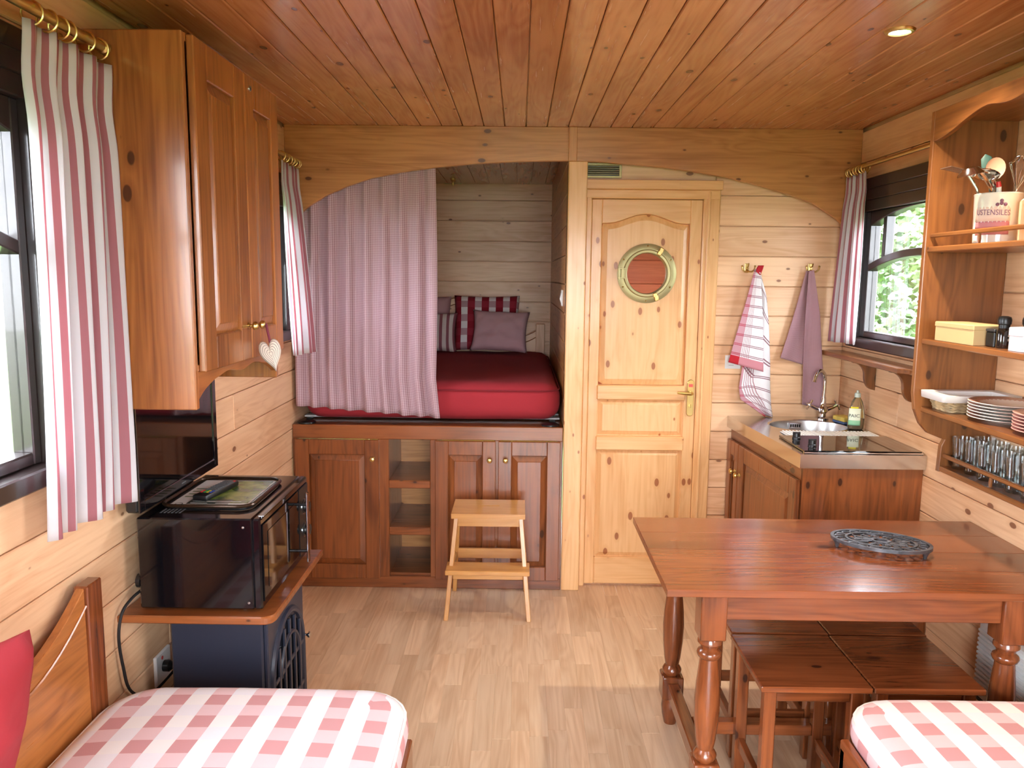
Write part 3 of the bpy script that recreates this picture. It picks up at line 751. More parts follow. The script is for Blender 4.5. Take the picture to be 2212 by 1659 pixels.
# ------------------------------------------------------------------ step stool
ss = thing('step_stool', 'small yellow wooden step stool in front of the bunk cabinet', 'stool', (-.135, 3.66, 0))
cxs = -.134
def slant(m, a, b, wx, wy):
    a, b = Vector(a), Vector(b)
    va = m._new([a + Vector((sx * wx, sy * wy, 0)) for sx, sy in ((-1, -1), (1, -1), (1, 1), (-1, 1))])
    vb = m._new([b + Vector((sx * wx, sy * wy, 0)) for sx, sy in ((-1, -1), (1, -1), (1, 1), (-1, 1))])
    fs = [m.bm.faces.new(va[::-1]), m.bm.faces.new(vb)] + [m.bm.faces.new((va[k], va[(k + 1) % 4], vb[(k + 1) % 4], vb[k])) for k in range(4)]
    bmesh.ops.recalc_face_normals(m.bm, faces=fs)
    bmesh.ops.bevel(m.bm, geom=list({e for f in fs for e in f.edges}), offset=.002, segments=1, affect='EDGES'); return m
for sg in (-1, 1):
    slant(MB(), (cxs + sg * .192, 3.518, 0), (cxs + sg * .150, 3.60, .475), .010, .017).build('leg', birch('z'), ss)
    slant(MB(), (cxs + sg * .180, 3.868, 0), (cxs + sg * .150, 3.76, .475), .010, .014).build('leg', birch('z'), ss)
    slant(MB(), (cxs + sg * .172, 3.545, .215), (cxs + sg * .172, 3.80, .215), .008, .001).build('side_rail', birch('y'), ss) if False else box('side_rail', birch('y'), (cxs + sg * .172 - .008, cxs + sg * .172 + .008, 3.55, 3.815, .19, .225), ss, .002)
# top with a hand slot
m = MB()
for r in ((cxs - .170, cxs - .048, 3.54, 3.785), (cxs + .048, cxs + .170, 3.54, 3.785), (cxs - .048, cxs + .048, 3.54, 3.672), (cxs - .048, cxs + .048, 3.686, 3.785)): m.box(*r, .477, .5)
bmesh.ops.remove_doubles(m.bm, verts=m.bm.verts[:], dist=.0001)
m.build('top', birch('x'), ss)
box('apron', birch('x'), (cxs - .143, cxs + .143, 3.58, 3.598, .428, .477), ss, .002)
box('apron', birch('x'), (cxs - .143, cxs + .143, 3.755, 3.77, .435, .477), ss, .002)
box('step', birch('x'), (cxs - .193, cxs + .193, 3.478, 3.60, .228, .250), ss, .003)
box('step_apron', birch('x'), (cxs - .163, cxs + .163, 3.545, 3.56, .185, .228), ss, .002)
box('stretcher', birch('x'), (cxs - .160, cxs + .160, 3.800, 3.815, .195, .245), ss, .002)

# ------------------------------------------------------------------ kitchenette
ZK = .90
kx = lambda y: 1.112 + (1.052 - 1.112) * (y - 3.08) / .88          # slightly splayed front
ku = thing('sink_cabinet', 'brown pine base cabinet with two doors under the sink', 'cabinet', (1.35, 3.5, 0))
MB().prism([(kx(3.1) + .022, 3.100), (XR - .001, 3.100), (XR - .001, 3.118), (kx(3.118) + .022, 3.118)], 'z', 0, .842).build('side_panel', dstain('z'), ku)
MB().prism([(kx(3.118) + .04, 3.118), (XR - .001, 3.118), (XR - .001, 3.962), (kx(3.962) + .04, 3.962)], 'z', .0, .03).build('base', dstain('y'), ku)
ang = math.degrees(math.atan2(kx(3.96) - kx(3.08), .88))
MK = T((kx(3.96) + .022, 3.96, 0)) @ RZ(-90 - ang)                   # local x runs towards the viewer along the front
for nm, b in (('top_rail', (0, .862, 0, .018, .785, .842)), ('bottom_rail', (0, .862, 0, .018, 0, .055)), ('stile', (0, .03, 0, .018, .055, .785)), ('stile', (.84, .862, 0, .018, .055, .785))):
    MB(MK).box(*b, bev=.002).build(nm, dstain('y' if 'rail' in nm else 'z'), ku)
cab_door(MK @ T((.012, 0, .045)), .155, .742, ku, dstain, .05, .07, (.128, .605))
cab_door(MK @ T((.175, 0, .045)), .672, .742, ku, dstain, .07, .075, (.03, .60))

wt = thing('sink_worktop', 'stainless steel worktop with round sink and polished edge', 'worktop', (1.35, 3.5, .842))
BCX, BCY, BRX, BRY = 1.372, 3.722, .178, .145
OUT = [(kx(3.08), 3.08), (XR - .001, 3.08), (XR - .001, 3.963), (kx(3.963), 3.963)]
m = MB(); n = 72; o1, o2 = [], []
for k in range(n):
    a = 2 * PI * k / n; dx, dy = math.cos(a), math.sin(a); t = 9
    for i in range(4):
        p, q = Vector(OUT[i]), Vector(OUT[(i + 1) % 4]); e = q - p; den = dx * e.y - dy * e.x
        if abs(den) < 1e-9: continue
        tt = ((p.x - BCX) * e.y - (p.y - BCY) * e.x) / den; u_ = ((p.x - BCX) * dy - (p.y - BCY) * dx) / den
        if tt > 0 and -1e-6 <= u_ <= 1 + 1e-6: t = min(t, tt)
    o1.append((BCX + dx * t, BCY + dy * t))
# snap nearest samples to the corners
for c in OUT:
    k = min(range(n), key=lambda i: (o1[i][0] - c[0]) ** 2 + (o1[i][1] - c[1]) ** 2); o1[k] = c
va = m._new([(p[0], p[1], ZK) for p in o1]); vb = m._new([(BCX + BRX * 1.06 * math.cos(2 * PI * k / n), BCY + BRY * 1.06 * math.sin(2 * PI * k / n), ZK) for k in range(n)])
vc = m._new([(BCX + BRX * math.cos(2 * PI * k / n), BCY + BRY * math.sin(2 * PI * k / n), ZK - .004) for k in range(n)])
vl = m._new([(p[0], p[1], ZK - .056) for p in o1])
for A, B in ((vl, va), (va, vb), (vb, vc)):
    for k in range(n): m.bm.faces.new((A[k], A[(k + 1) % n], B[(k + 1) % n], B[k]))
bmesh.ops.recalc_face_normals(m.bm, faces=m.bm.faces[:])
m.build('steel_top', M_STEEL, wt)
bs = MB().lathe([(1.0, ZK - .003), (.985, ZK - .012), (.96, ZK - .06), (.90, ZK - .115), (.78, ZK - .14), (.2, ZK - .15), (.001, ZK - .15)], (BCX, BCY, 0), 48, 'z', False, BRX, BRY).build('basin', M_STEELB, wt, True, 50)
MB().lathe([(.035, ZK - .149), (.035, ZK - .147), (.02, ZK - .146), (.0, ZK - .146)], (BCX, BCY, 0), 20).build('drain', M_CHROME, bs, True)
m = MB(); yo = BCY + BRY * .97
m.box(1.325, 1.385, yo - .012, yo - .006, ZK - .04, ZK - .014, .001)
m.build('overflow', M_CHROME, bs)
for k in range(5): MB().box(1.331 + k * .0105, 1.338 + k * .0105, yo - .0135, yo - .011, ZK - .034, ZK - .02).build('overflow_slot', M_BLKP, bs)
hb = thing('hob', 'black glass two-ring hob set flush beside the sink', 'hob', (1.37, 3.26, ZK))
box('glass_plate', M_HOB, (1.135, XR - .008, 3.105, 3.418, ZK + .001, ZK + .010), hb, .0015)
box('front_trim', M_CHROME, (1.130, XR - .008, 3.092, 3.104, ZK + .0005, ZK + .007), hb, .001)
for cx_, cy_ in ((1.187, 3.35), (1.200, 3.20)):
    MB().lathe([(.017, ZK + .010), (.017, ZK + .016), (.0145, ZK + .018), (.0135, ZK + .034), (.0, ZK + .036)], (cx_, cy_, 0), 18).box(cx_ - .016, cx_ + .016, cy_ - .003, cy_ + .003, ZK + .02, ZK + .038, .001).build('control_knob', M_BLKP, hb, True)
dm = thing('draining_mat', 'white ribbed draining mat between sink and hob', 'mat', (1.38, 3.47, ZK))
box('sheet', M_WPL, (1.178, 1.582, 3.424, 3.54, ZK + .001, ZK + .004), dm, .001)
for k in range(26): box('rib', M_WPL, (1.185 + k * .0153, 1.193 + k * .0153, 3.43, 3.534, ZK + .004, ZK + .010), dm, .001)
# tap
tp = thing('kitchen_tap', 'chrome mixer tap with swan neck and two cross handles', 'tap', (1.50, 3.905, ZK))
TX, TY = 1.500, 3.893
MB().lathe([(.030, ZK), (.030, ZK + .006), (.018, ZK + .012), (.017, ZK + .028), (.026, ZK + .04), (.026, ZK + .055), (.016, ZK + .068), (.013, ZK + .085), (.013, ZK + .11)], (TX, TY, 0), 18).build('body', M_CHROME, tp, True)
sp = [(TX, TY, ZK + .10), (TX + .002, TY, ZK + .16)]
for k in range(11):
    a = PI * k / 10 * .92; sp.append((TX - .030 + .032 * math.cos(a), TY - .02 * (1 - math.cos(a)), ZK + .19 + .052 * math.sin(a)))
sp.append((sp[-1][0] - .004, sp[-1][1] - .002, sp[-1][2] - .014))
MB().tube(sp, [.010] * (len(sp) - 2) + [.009, .010], 10).build('spout', M_CHROME, tp, True, 60)
for sg in (-1, 1):
    e = (TX + sg * .068, TY - .008, ZK + .074)
    h = MB().tube([(TX + sg * .015, TY, ZK + .047), (TX + sg * .045, TY - .004, ZK + .060), e], [.011, .009, .009], 10)
    h = h.build('handle_arm', M_CHROME, tp, True)
    c = MB().sphere(e, .010, 10)
    d = Vector((sg * .8, -.1, .5)).normalized(); u_ = d.cross(Vector((0, 1, 0))).normalized(); v_ = d.cross(u_)
    for q in (u_, -u_, v_, -v_):
        c.tube([Vector(e), Vector(e) + q * .022], [.0045, .0045], 8); c.sphere(Vector(e) + q * .023, .006, 8)
    c.build('cross_handle', M_CHROME, h, True)
# washing-up bottle
bo = thing('washing_up_bottle', 'clear washing-up liquid bottle with green and yellow label', 'bottle', (1.555, 3.63, ZK))
def bprof(k): return [(a * k, z) for a, z in ((.030, 0), (.036, .004), (.038, .03), (.038, .06), (.032, .10), (.024, .13), (.014, .146), (.012, .15))]
sxy = (1, .62)
MB().lathe([(r, ZK + .001 + z) for r, z in bprof(1)], (1.555, 3.63, 0), 24, 'z', True, *sxy).build('bottle_body', plain('soft_clear_plastic', (236, 226, 190), .12, 0, 0, 0, .9), bo, True)
MB().lathe([(r, ZK + .003 + z) for r, z in ((.026, 0), (.033, .003), (.035, .028), (.035, .05))], (1.555, 3.63, 0), 24, 'z', True, *sxy).build('liquid', plain('amber_liquid', (226, 150, 30), .1, 0, 0, 0, .5), bo, True)
MB().lathe([(.013, ZK + .150), (.014, ZK + .152), (.013, ZK + .168), (.006, ZK + .172), (.006, ZK + .182), (0, ZK + .183)], (1.555, 3.63, 0), 14).build('cap', plain('grey_green_cap', (190, 204, 196), .4), bo, True)
def on_cyl(c, r, a0, a1, z0, z1, sx, sy, m=None, na=10, slant_=0):
    m = m or MB()
    def f(u, v):
        a = a0 + (a1 - a0) * u; return (c[0] + r * sx * math.cos(a), c[1] + r * sy * math.sin(a), z0 + (z1 - z0) * v + slant_ * u * 0)
    m.grid(f, na, 3); return m
A0, A1 = math.radians(195), math.radians(285)
lb = on_cyl((1.555, 3.63), .0395, A0, A1, ZK + .022, ZK + .10, *sxy).build('label', plain('white_green_label', (226, 236, 214), .5), bo, True, solid=.0004)
on_cyl((1.555, 3.63), .0400, A0, A1, ZK + .022, ZK + .045, *sxy).build('label_band', plain('mint_green_print', (140, 200, 160), .5), lb, True, solid=.0004)
on_cyl((1.555, 3.63), .0385, A0 + .3, A1 - .3, ZK + .095, ZK + .108, *sxy).build('label_band', plain('lemon_yellow_print', (226, 216, 40), .5), lb, True, solid=.0004)
def text_mesh(s, size):
    cu = bpy.data.curves.new('txt', 'FONT'); cu.body = s; cu.size = size; cu.align_x = 'CENTER'; cu.align_y = 'CENTER'; cu.extrude = .0002; cu.resolution_u = 3
    o = bpy.data.objects.new('txt', cu); COL.objects.link(o); bpy.context.view_layer.update()
    dg = bpy.context.evaluated_depsgraph_get(); me = bpy.data.meshes.new_from_object(o.evaluated_get(dg)); bpy.data.objects.remove(o); bpy.data.curves.remove(cu)
    return me
def text_on_cyl(name, s, size, c, r, amid, z, mat, parent, sx=1, sy=1, arc=0, hs=1, tilt=0):
    me = text_mesh(s, size); m = MB(); m.bm.from_mesh(me); bpy.data.meshes.remove(me)
    for v in m.bm.verts:
        x, y, d = v.co.x * hs, v.co.y, v.co.z
        a = amid + x / (r * (sx + sy) / 2); rr = r + d
        v.co = Vector((c[0] + rr * sx * math.cos(a), c[1] + rr * sy * math.sin(a), z + y + arc * (1 - (x / (size * 2.2)) ** 2) + tilt * x))
    return m.build(name, mat, parent)
text_on_cyl('lettering', 'PAIC', .021, (1.555, 3.63), .0405, (A0 + A1) / 2, ZK + .066, plain('dark_print', (40, 44, 46), .5), lb, *sxy, hs=1.0)
sg_ = thing('sponge', 'yellow sponge with blue scouring layer by the tap', 'sponge', (1.575, 3.79, ZK))
MB(T((1.566, 3.79, ZK)) @ RZ(14)).box(-.032, .032, -.045, .045, .012, .034, .005, 2).build('foam', plain('yellow_foam', (224, 196, 96), .9, noise=.15), sg_, True)
MB(T((1.566, 3.79, ZK)) @ RZ(14)).box(-.032, .032, -.045, .045, .001, .012, .002).build('scourer', plain('blue_scourer', (70, 90, 130), .9), sg_)

# hooks, towels, card on the back wall
def hook(x, z, label):
    o = thing('coat_hook', label, 'hook', (x, DW, z))
    box('plate', M_BRASS, (x - .010, x + .010, DW - .005, DW, z - .020, z + .026), o, .002)
    for sg in (-1, 1):
        MB().tube([(x, DW - .005, z - .005), (x + sg * .006, DW - .02, z - .014), (x + sg * .018, DW - .032, z - .014), (x + sg * .028, DW - .036, z - .004), (x + sg * .031, DW - .036, z + .010)], [.0045, .0045, .004, .004, .0035], 8).sphere((x + sg * .031, DW - .036, z + .012), .0055, 8).build('prong', M_BRASS, o, True)
    MB().tube([(x, DW - .005, z + .008), (x, DW - .028, z + .012), (x, DW - .034, z + .026)], .004, 8).build('prong', M_BRASS, o, True)
hook(1.112, 1.632, 'brass double hook holding the red checked towel'); hook(1.424, 1.634, 'brass double hook holding the plain mauve towel')
def lerp_poly(P, t):
    n = len(P) - 1; k = min(int(t * n), n - 1); f = t * n - k
    a, b = Vector(P[k]), Vector(P[k + 1]); return a + (b - a) * f
def towel_sheet(m, Lf, Rt, y, amp, folds, ph, uvf, nu=26, nv=40, dip=None):
    def f(u, v):
        t = 1 - v; a, b = lerp_poly(Lf, t), lerp_poly(Rt, t); p = a + (b - a) * u
        o = amp * (.25 + .75 * t) * math.sin(2 * PI * folds * u + ph + 1.1 * t)
        z = p.y + (dip(u, t) if dip else 0)
        return (p.x, y - .012 - abs(amp) - o - .012 * (1 - t), z)
    m.grid(f, nu, nv, uvf)
tw = thing('tea_towel', 'red and white checked tea towel on the left hook', 'towel', (1.14, DW - .03, .87))
m = MB()
towel_sheet(m, [(1.135, 1.625), (1.165, 1.49), (1.115, 1.26), (1.09, 1.05), (1.10, .99), (1.16, .95), (1.225, .905)], [(1.160, 1.64), (1.205, 1.50), (1.228, 1.33), (1.243, 1.16), (1.25, 1.05), (1.262, .95), (1.274, .903)], DW - .002, .016, 1.4, .5,
            lambda u, v: (.03 + (1 - u) * .15 + .10 * max(0, .45 - v), .02 + .50 * v + .10 * u))
towel_sheet(m, [(1.130, 1.62), (1.098, 1.47), (1.062, 1.32), (1.030, 1.175)], [(1.160, 1.615), (1.178, 1.46), (1.192, 1.30), (1.202, 1.13)], DW - .034, .010, .9, 2.2,
            lambda u, v: ((1 - u) * .24 + .0, v * .50), dip=lambda u, t: .0)
m.build('cloth', M_TOW, tw, True, 80, solid=.0015)
m = MB(); towel_sheet(m, [(1.138, 1.62), (1.142, 1.635), (1.15, 1.648)], [(1.160, 1.60), (1.172, 1.63), (1.178, 1.648)], DW - .045, .003, 1, 0, lambda u, v: (.2, .02), 6, 6)
m.build('gathered_corner', M_TOW, tw, True, 80, solid=.0015)
tw2 = thing('tea_towel', 'plain mauve tea towel on the right hook by the window', 'towel', (1.43, DW - .03, .93))
m = MB()
towel_sheet(m, [(1.395, 1.625), (1.392, 1.40), (1.398, 1.18), (1.408, .968)], [(1.420, 1.628), (1.462, 1.42), (1.488, 1.20), (1.525, .955)], DW - .026, .012, .8, 2.5, lambda u, v: (u * .2, v * .66), dip=lambda u, t: -.02 * u * t)
towel_sheet(m, [(1.390, 1.625), (1.352, 1.45), (1.318, 1.31), (1.288, 1.198)], [(1.412, 1.625), (1.410, 1.45), (1.408, 1.31), (1.405, 1.165)], DW - .004, .012, .8, .3, lambda u, v: (u * .2, v * .5))
towel_sheet(m, [(1.44, 1.2), (1.43, 1.08), (1.42, .985)], [(1.485, 1.2), (1.52, 1.08), (1.54, .935)], DW - .003, .006, .8, .3, lambda u, v: (u * .2, v * .5))
m.build('cloth', M_TOW2, tw2, True, 80, solid=.0015)
cd = thing('notice_card', 'small white card on the wall behind the checked towel', 'card', (1.06, DW, 1.16))
box('sheet', M_RUB, (1.027, 1.105, DW - .004, DW - .0005, 1.138, 1.205), cd, 0)
box('printed_line', plain('grey_print', (150, 150, 150), .6), (1.045, 1.070, DW - .0046, DW - .004, 1.154, 1.156), cd, 0)

# ledge under the right window
lg = thing('window_ledge', 'narrow brown wooden ledge on brackets under the sink window', 'shelf', (1.55, 3.5, 1.22))
MB().prism([(XR - .001, 2.72), (XR - .001, 3.962), (XR - .115, 3.962), (XR - .115, 3.14), (XR - .085, 3.10), (XR - .085, 2.72)], 'z', 1.217, 1.238, .003).build('board', mstain('y'), lg)
bp = [(0, 0), (-.105, 0)] + [(-.105 + .055 * math.sin(PI / 2 * k / 7), -.055 * (1 - math.cos(PI / 2 * k / 7)) - .004) for k in range(8)] + [(-.05 + .042 * (1 - math.cos(PI / 2 * k / 7)), -.06 - .065 * math.sin(PI / 2 * k / 7)) for k in range(8)] + [(0, -.128)]
for y in (3.575, 3.21, 2.85):
    MB().prism([(XR - .001 + a, 1.217 + b) for a, b in bp], 'y', y, y + .022, .002).build('bracket', mstain('z'), lg)

# ------------------------------------------------------------------ wall shelf unit on the right wall
su = thing('wall_shelf', 'brown scalloped wooden wall shelf full of crockery above the table', 'shelf', (1.48, 2.1, .94))
XF = 1.335; SY0, SY1 = 1.30, 2.70
curve = [(XF, 2.125), (XF, 1.205), (XF + .008, 1.15), (XF + .03, 1.10), (XF + .06, 1.068), (XF + .10, 1.052), (XF + .118, 1.046), (XF + .108, 1.022), (XF + .105, .935), (XR - .001, .935), (XR - .001, 2.125)]
for y in (SY1 - .022, SY0): MB().prism(curve, 'y', y, y + .022, .002).build('side_panel', mstain('z'), su)
box('top_board', mstain('y'), (XF + .02, XR - .001, SY0 + .02, SY1 - .022, 2.095, 2.115), su, .002)
vp = [(SY0 + .022, 2.125), (SY1 - .022, 2.125)]
L = SY1 - SY0 - .044; sc_ = []
for k in range(61):
    t = k / 60; d = abs(t - .5) * 2
    z = 2.085 - .055 * (.5 - .5 * math.cos(PI * min(1, max(0, (d - .55) / .45)))) - (.012 if .28 < d < .55 else 0) * math.sin(PI * (d - .28) / .27 if .28 < d < .55 else 0) + .012 * (d < .28) * math.cos(d / .28 * PI / 2)
    sc_.append((SY1 - .022 - L * t, z))
MB().prism(vp + sc_, 'x', XF, XF + .018, .001).build('valance', mstain('y'), su)
SH = {}
for nm, z, x0 in (('top', 1.675, XF + .006), ('mid', 1.372, XF + .012), ('plate', 1.142, XF + .026), ('glass', .937, XF + .105)):
    box('shelf_board', mstain('y'), (x0, XR - .001, SY0 + .022, SY1 - .022, z, z + .018), su, .003); SH[nm] = z + .0185
for z, x0 in ((1.722, XF + .012), (.984, XF + .112)):
    box('gallery_rail', mstain('y'), (x0, x0 + .012, SY0 + .022, SY1 - .022, z, z + .014), su, .003)
    for y in (2.40, 2.17, 1.9, 1.6):
        MB().lathe([(.005, z - .030), (.006, z - .016), (.005, z)], (x0 + .006, y, 0), 10).build('gallery_post', mstain('z'), su, True)
# --- top shelf
zs = SH['top']
ck_ = thing('utensil_crock', 'white ceramic utensil crock with faded red print', 'jar', (1.435, 2.46, zs))
CC = (1.435, 2.46)
MB().lathe([(.056, zs), (.060, zs + .004), (.0625, zs + .06), (.065, zs + .142), (.0665, zs + .146), (.065, zs + .149), (.061, zs + .147), (.058, zs + .06), (.056, zs + .01), (0, zs + .01)], (CC[0], CC[1], 0), 36).build('pot', M_CERAM, ck_, True)
aM = math.radians(228)
def crr(z): return .0600 + .005 * (z - zs) / .149 + .0006
def patch(z0, z1, a0, a1, nm, mat, dr_=0):
    on_cyl(CC, crr((z0 + z1) / 2) + dr_, aM + a0, aM + a1, z0, z1, 1, 1, na=14).build(nm, mat, ck_, True, solid=.0003)
patch(zs + .065, zs + .116, -.85, .75, 'print_panel', plain('cream_pink_print', (240, 214, 200), .5))
patch(zs + .045, zs + .066, -.85, .75, 'print_panel', M_REDP); patch(zs + .026, zs + .040, -.85, .75, 'print_panel', M_REDP)
patch(zs + .066, zs + .080, -.85, -.35, 'print_panel', plain('red_print', (206, 96, 104), .5), .0004)
text_on_cyl('lettering', 'USTENSILES', .023, CC, crr(zs + .09) + .001, aM, zs + .090, M_PURP, ck_, hs=.80, tilt=-.04)
for k, (da, dz) in enumerate(((.18, .113), (.34, .116), (.5, .113), (.34, .124))):
    a = aM + da; MB().sphere((CC[0] + crr(zs + .11) * math.cos(a), CC[1] + crr(zs + .11) * math.sin(a), zs + dz), .0055, 8).build('printed_fruit', M_PURP, ck_, True)
def uten(label, name='kitchen_utensil'): return thing(name, label, 'utensil', (CC[0], CC[1], zs + .012))
o = uten('polished steel ladle leaning out of the crock', 'ladle')
MB().tube([(1.425, 2.44, zs + .02), (1.390, 2.425, zs + .16), (1.36, 2.415, zs + .195), (1.345, 2.41, zs + .205)], [.004, .005, .006, .005], 8).build('handle', M_CHROME, o, True)
MB(T((1.315, 2.405, zs + .200)) @ RY(-14)).lathe([(.0, .020), (.022, .016), (.036, .0), (.038, -.004), (.034, -.002), (.02, .011), (0, .014)], (0, 0, 0), 20).build('bowl', M_CHROME, o, True)
o = uten('grey slotted turner leaning left out of the crock', 'slotted_turner')
MB().tube([(1.43, 2.48, zs + .02), (1.375, 2.475, zs + .165), (1.345, 2.472, zs + .205)], .0045, 8).build('handle', M_CHROME, o, True)
m = MB(T((1.335, 2.47, zs + .212)) @ RY(12))
for k in range(6): m.box(-.055, .012, -.030 + k * .0105, -.0235 + k * .0105, 0, .002)
m.box(-.062, -.052, -.030, .031, 0, .002).box(.008, .02, -.03, .031, 0, .002).build('slotted_blade', plain('brown_grey_steel', (150, 130, 120), .3, .8), o)
o = uten('steel skimmer with pierced ridged head in the crock', 'skimmer')
MB().tube([(1.44, 2.455, zs + .02), (1.418, 2.445, zs + .16), (1.40, 2.44, zs + .19)], .006, 8).build('handle', M_CHROME, o, True)
m = MB(T((1.372, 2.435, zs + .204)) @ RY(14) @ RX(-10)).lathe([(0, .008), (.02, .006), (.034, 0), (.042, .0), (.044, -.003), (.034, -.004), (0, .003)], (0, 0, 0), 26)
for rr_ in (.012, .022, .031):
    for k in range(int(rr_ * 500)): 
        a = 2 * PI * k / int(rr_ * 500); m.sphere((rr_ * math.cos(a), rr_ * math.sin(a), .009 - rr_ * .16), .0028, 6)
m.build('pierced_head', M_CHROME, o, True)
o = uten('wooden spoon with round bowl standing in the crock', 'wooden_spoon')
MB().tube([(1.44, 2.47, zs + .02), (1.418, 2.455, zs + .185)], .005, 8).build('handle', plain('pale_beech', (206, 160, 126), .6), o, True)
MB(T((1.412, 2.45, zs + .222)) @ RZ(-30) @ RX(80)).lathe([(0, -.008), (.015, -.007), (.024, -.001), (.026, .003), (.022, .0), (.012, -.004), (0, -.005)], (0, 0, 0), 20, 'z', True, 1, 1.25).build('bowl', plain('beech_spoon', (196, 150, 122), .6), o, True)
o = uten('dark green spatula standing behind the wooden spoon', 'spatula')
MB().tube([(1.45, 2.49, zs + .02), (1.410, 2.478, zs + .21)], .004, 8).build('handle', plain('dark_green_nylon', (60, 92, 84), .5), o, True)
MB(T((1.402, 2.475, zs + .235)) @ RZ(-25) @ RY(-14)).lathe([(0, -.034), (.012, -.026), (.017, 0), (.014, .022), (.0, .034)], (0, 0, 0), 16, 'z', True, 1, .3).build('blade', plain('dark_green_nylon', (60, 92, 84), .5), o, True)
o = uten('steel balloon whisk standing at the right of the crock', 'whisk')
MB().tube([(1.445, 2.465, zs + .02), (1.478, 2.45, zs + .155)], [.006, .005], 8).build('handle', M_CHROME, o, True)
MW = T((1.478, 2.45, zs + .155)) @ RY(9)
for k in range(6):
    a = PI * k / 6; pts = []
    for i in range(21):
        t = PI * i / 20; rr_ = .040 * math.sin(t) ** .8 if 0 < i < 20 else 0
        s_ = 1 if i <= 10 else -1
        h_ = .098 * (.5 - .5 * math.cos(t * 1)) if False else .098 * math.sin(t / 1) ** .55 if 0 < i < 20 else 0
        ph = -1 + 2 * i / 20
        rr_ = .042 * math.sin(PI * min(1, (1 - abs(ph)) * .62 + .0)) * (1 if ph > 0 else -1) * (abs(ph) ** .5 if abs(ph) < .5 else 1)
        h_ = .105 * (1 - abs(ph) ** 2.2)
        pts.append((rr_ * math.cos(a), rr_ * math.sin(a), h_))
    MB(MW).tube(pts, .0011, 5).build('wire', M_CHROME, o, True)
o = uten('white and red handled peeler tucked in the crock front', 'peeler')
MB().tube([(1.425, 2.43, zs + .03), (1.408, 2.418, zs + .165)], [.006, .007], 8).build('handle', M_WPL, o, True)
MB().tube([(1.408, 2.418, zs + .165), (1.404, 2.416, zs + .18)], [.0075, .006], 8).build('red_tip', plain('red_plastic', (206, 40, 44), .4), o, True)
kb = thing('wooden_block', 'pale wooden block with sloping top beside the crock', 'block', (1.445, 2.345, zs))
for k in range(3):
    x0 = 1.418 + k * .021
    zt0 = zs + (.118 if k == 0 else .135 if k == 1 else .128); zt1 = zs + (.135 if k == 0 else .137 if k == 1 else .112)
    MB(T((1.452, 2.325, 0)) @ RZ(-28) @ T((-1.445, -2.345, 0))).prism([(x0, zs), (x0 + .0205, zs), (x0 + .0205, zt1), (x0, zt0)], 'y', 2.33, 2.40, .0015).build('board', pine('z'), kb)
bx_ = thing('blue_grey_tin', 'pale blue-grey tin at the right end of the top shelf', 'tin', (1.45, 2.19, zs))
box('body', plain('pale_blue_tin', (150, 170, 196), .35, .2), (1.40, 1.50, 2.16, 2.255, zs, zs + .10), bx_, .004); box('lid', plain('pale_blue_tin', (150, 170, 196), .35, .2), (1.397, 1.503, 2.157, 2.258, zs + .10, zs + .112), bx_, .003)
cdl = thing('pillar_candle', 'cream pillar candle standing on the blue-grey tin', 'candle', (1.435, 2.215, zs + .112))
MB().lathe([(.034, zs + .1125), (.035, zs + .115), (.035, zs + .21), (.032, zs + .215), (.01, zs + .211), (0, zs + .211)], (1.438, 2.212, 0), 24).build('wax', plain('cream_wax', (240, 230, 206), .5), cdl, True)
MB().tube([(1.438, 2.212, zs + .211), (1.439, 2.212, zs + .222)], .001, 6).build('wick', M_BLKP, cdl)
mg = thing('hanging_mug', 'pink patterned mug hanging under the top shelf', 'mug', (1.40, 2.13, 1.56))
MB(T((1.405, 2.135, 1.575)) @ RX(70)).lathe([(.030, -.04), (.036, -.036), (.040, .035), (.037, .036), (.033, -.03), (0, -.034)], (0, 0, 0), 24).build('cup', plain('pink_pattern_glaze', (226, 150, 140), .25, noise=.3), mg, True)
MB().tube([(1.405, 2.135 + .02 * math.cos(a), 1.62 + .024 * math.sin(a)) for a in [PI * k / 8 for k in range(9)]], .004, 8).build('handle', M_CERAM, mg, True)
MB().tube([(1.405, 2.135, 1.675), (1.405, 2.135, 1.655), (1.405, 2.145, 1.645), (1.405, 2.15, 1.652)], .002, 6).build('hook', M_BRASS, mg, True)
# --- middle shelf
zs = SH['mid']
bb = thing('beige_box', 'long low beige cardboard box on the middle shelf', 'box', (1.42, 2.5, zs))
box('body', M_CARD, (1.352, 1.46, 2.385, 2.605, zs, zs + .048), bb, .002); box('lid', M_CARD, (1.350, 1.462, 2.383, 2.607, zs + .045, zs + .062), bb, .003)
bj = thing('black_tin', 'small square black tin beside the beige box', 'tin', (1.42, 2.365, zs))
box('body', M_BLKP, (1.385, 1.435, 2.335, 2.378, zs, zs + .045), bj, .003); box('lid', plain('dark_grey_lid', (50, 50, 54), .4), (1.384, 1.436, 2.334, 2.379, zs + .045, zs + .053), bj, .002)
def mill(x, y, label):
    o = thing('spice_mill', label, 'spice mill', (x, y, zs))
    MB().lathe([(.018, zs), (.0185, zs + .002), (.0185, zs + .05), (.015, zs + .058)], (x, y, 0), 18).build('glass_jar', plain('dark_peppercorn_glass', (28, 22, 20), .1, 0, .5), o, True)
    MB().lathe([(.015, zs + .058), (.015, zs + .068), (.0175, zs + .07), (.0185, zs + .082), (.016, zs + .09), (.008, zs + .093), (0, zs + .093)], (x, y, 0), 18).build('grinder_cap', M_BLKP, o, True)
    for dz in (.022, .034): MB(T((x, y, 0)) @ RZ(30)).box(-.011, .009, -.0192, -.0188, zs + dz, zs + dz + .006).build('printed_line', M_RUB, o)
mill(1.398, 2.312, 'black-capped spice mill left of the white box'); mill(1.455, 2.29, 'black-capped spice mill behind the white box')
hx = thing('hexagonal_box', 'white hexagonal box with lid and faint leaf print', 'box', (1.41, 2.2, zs))
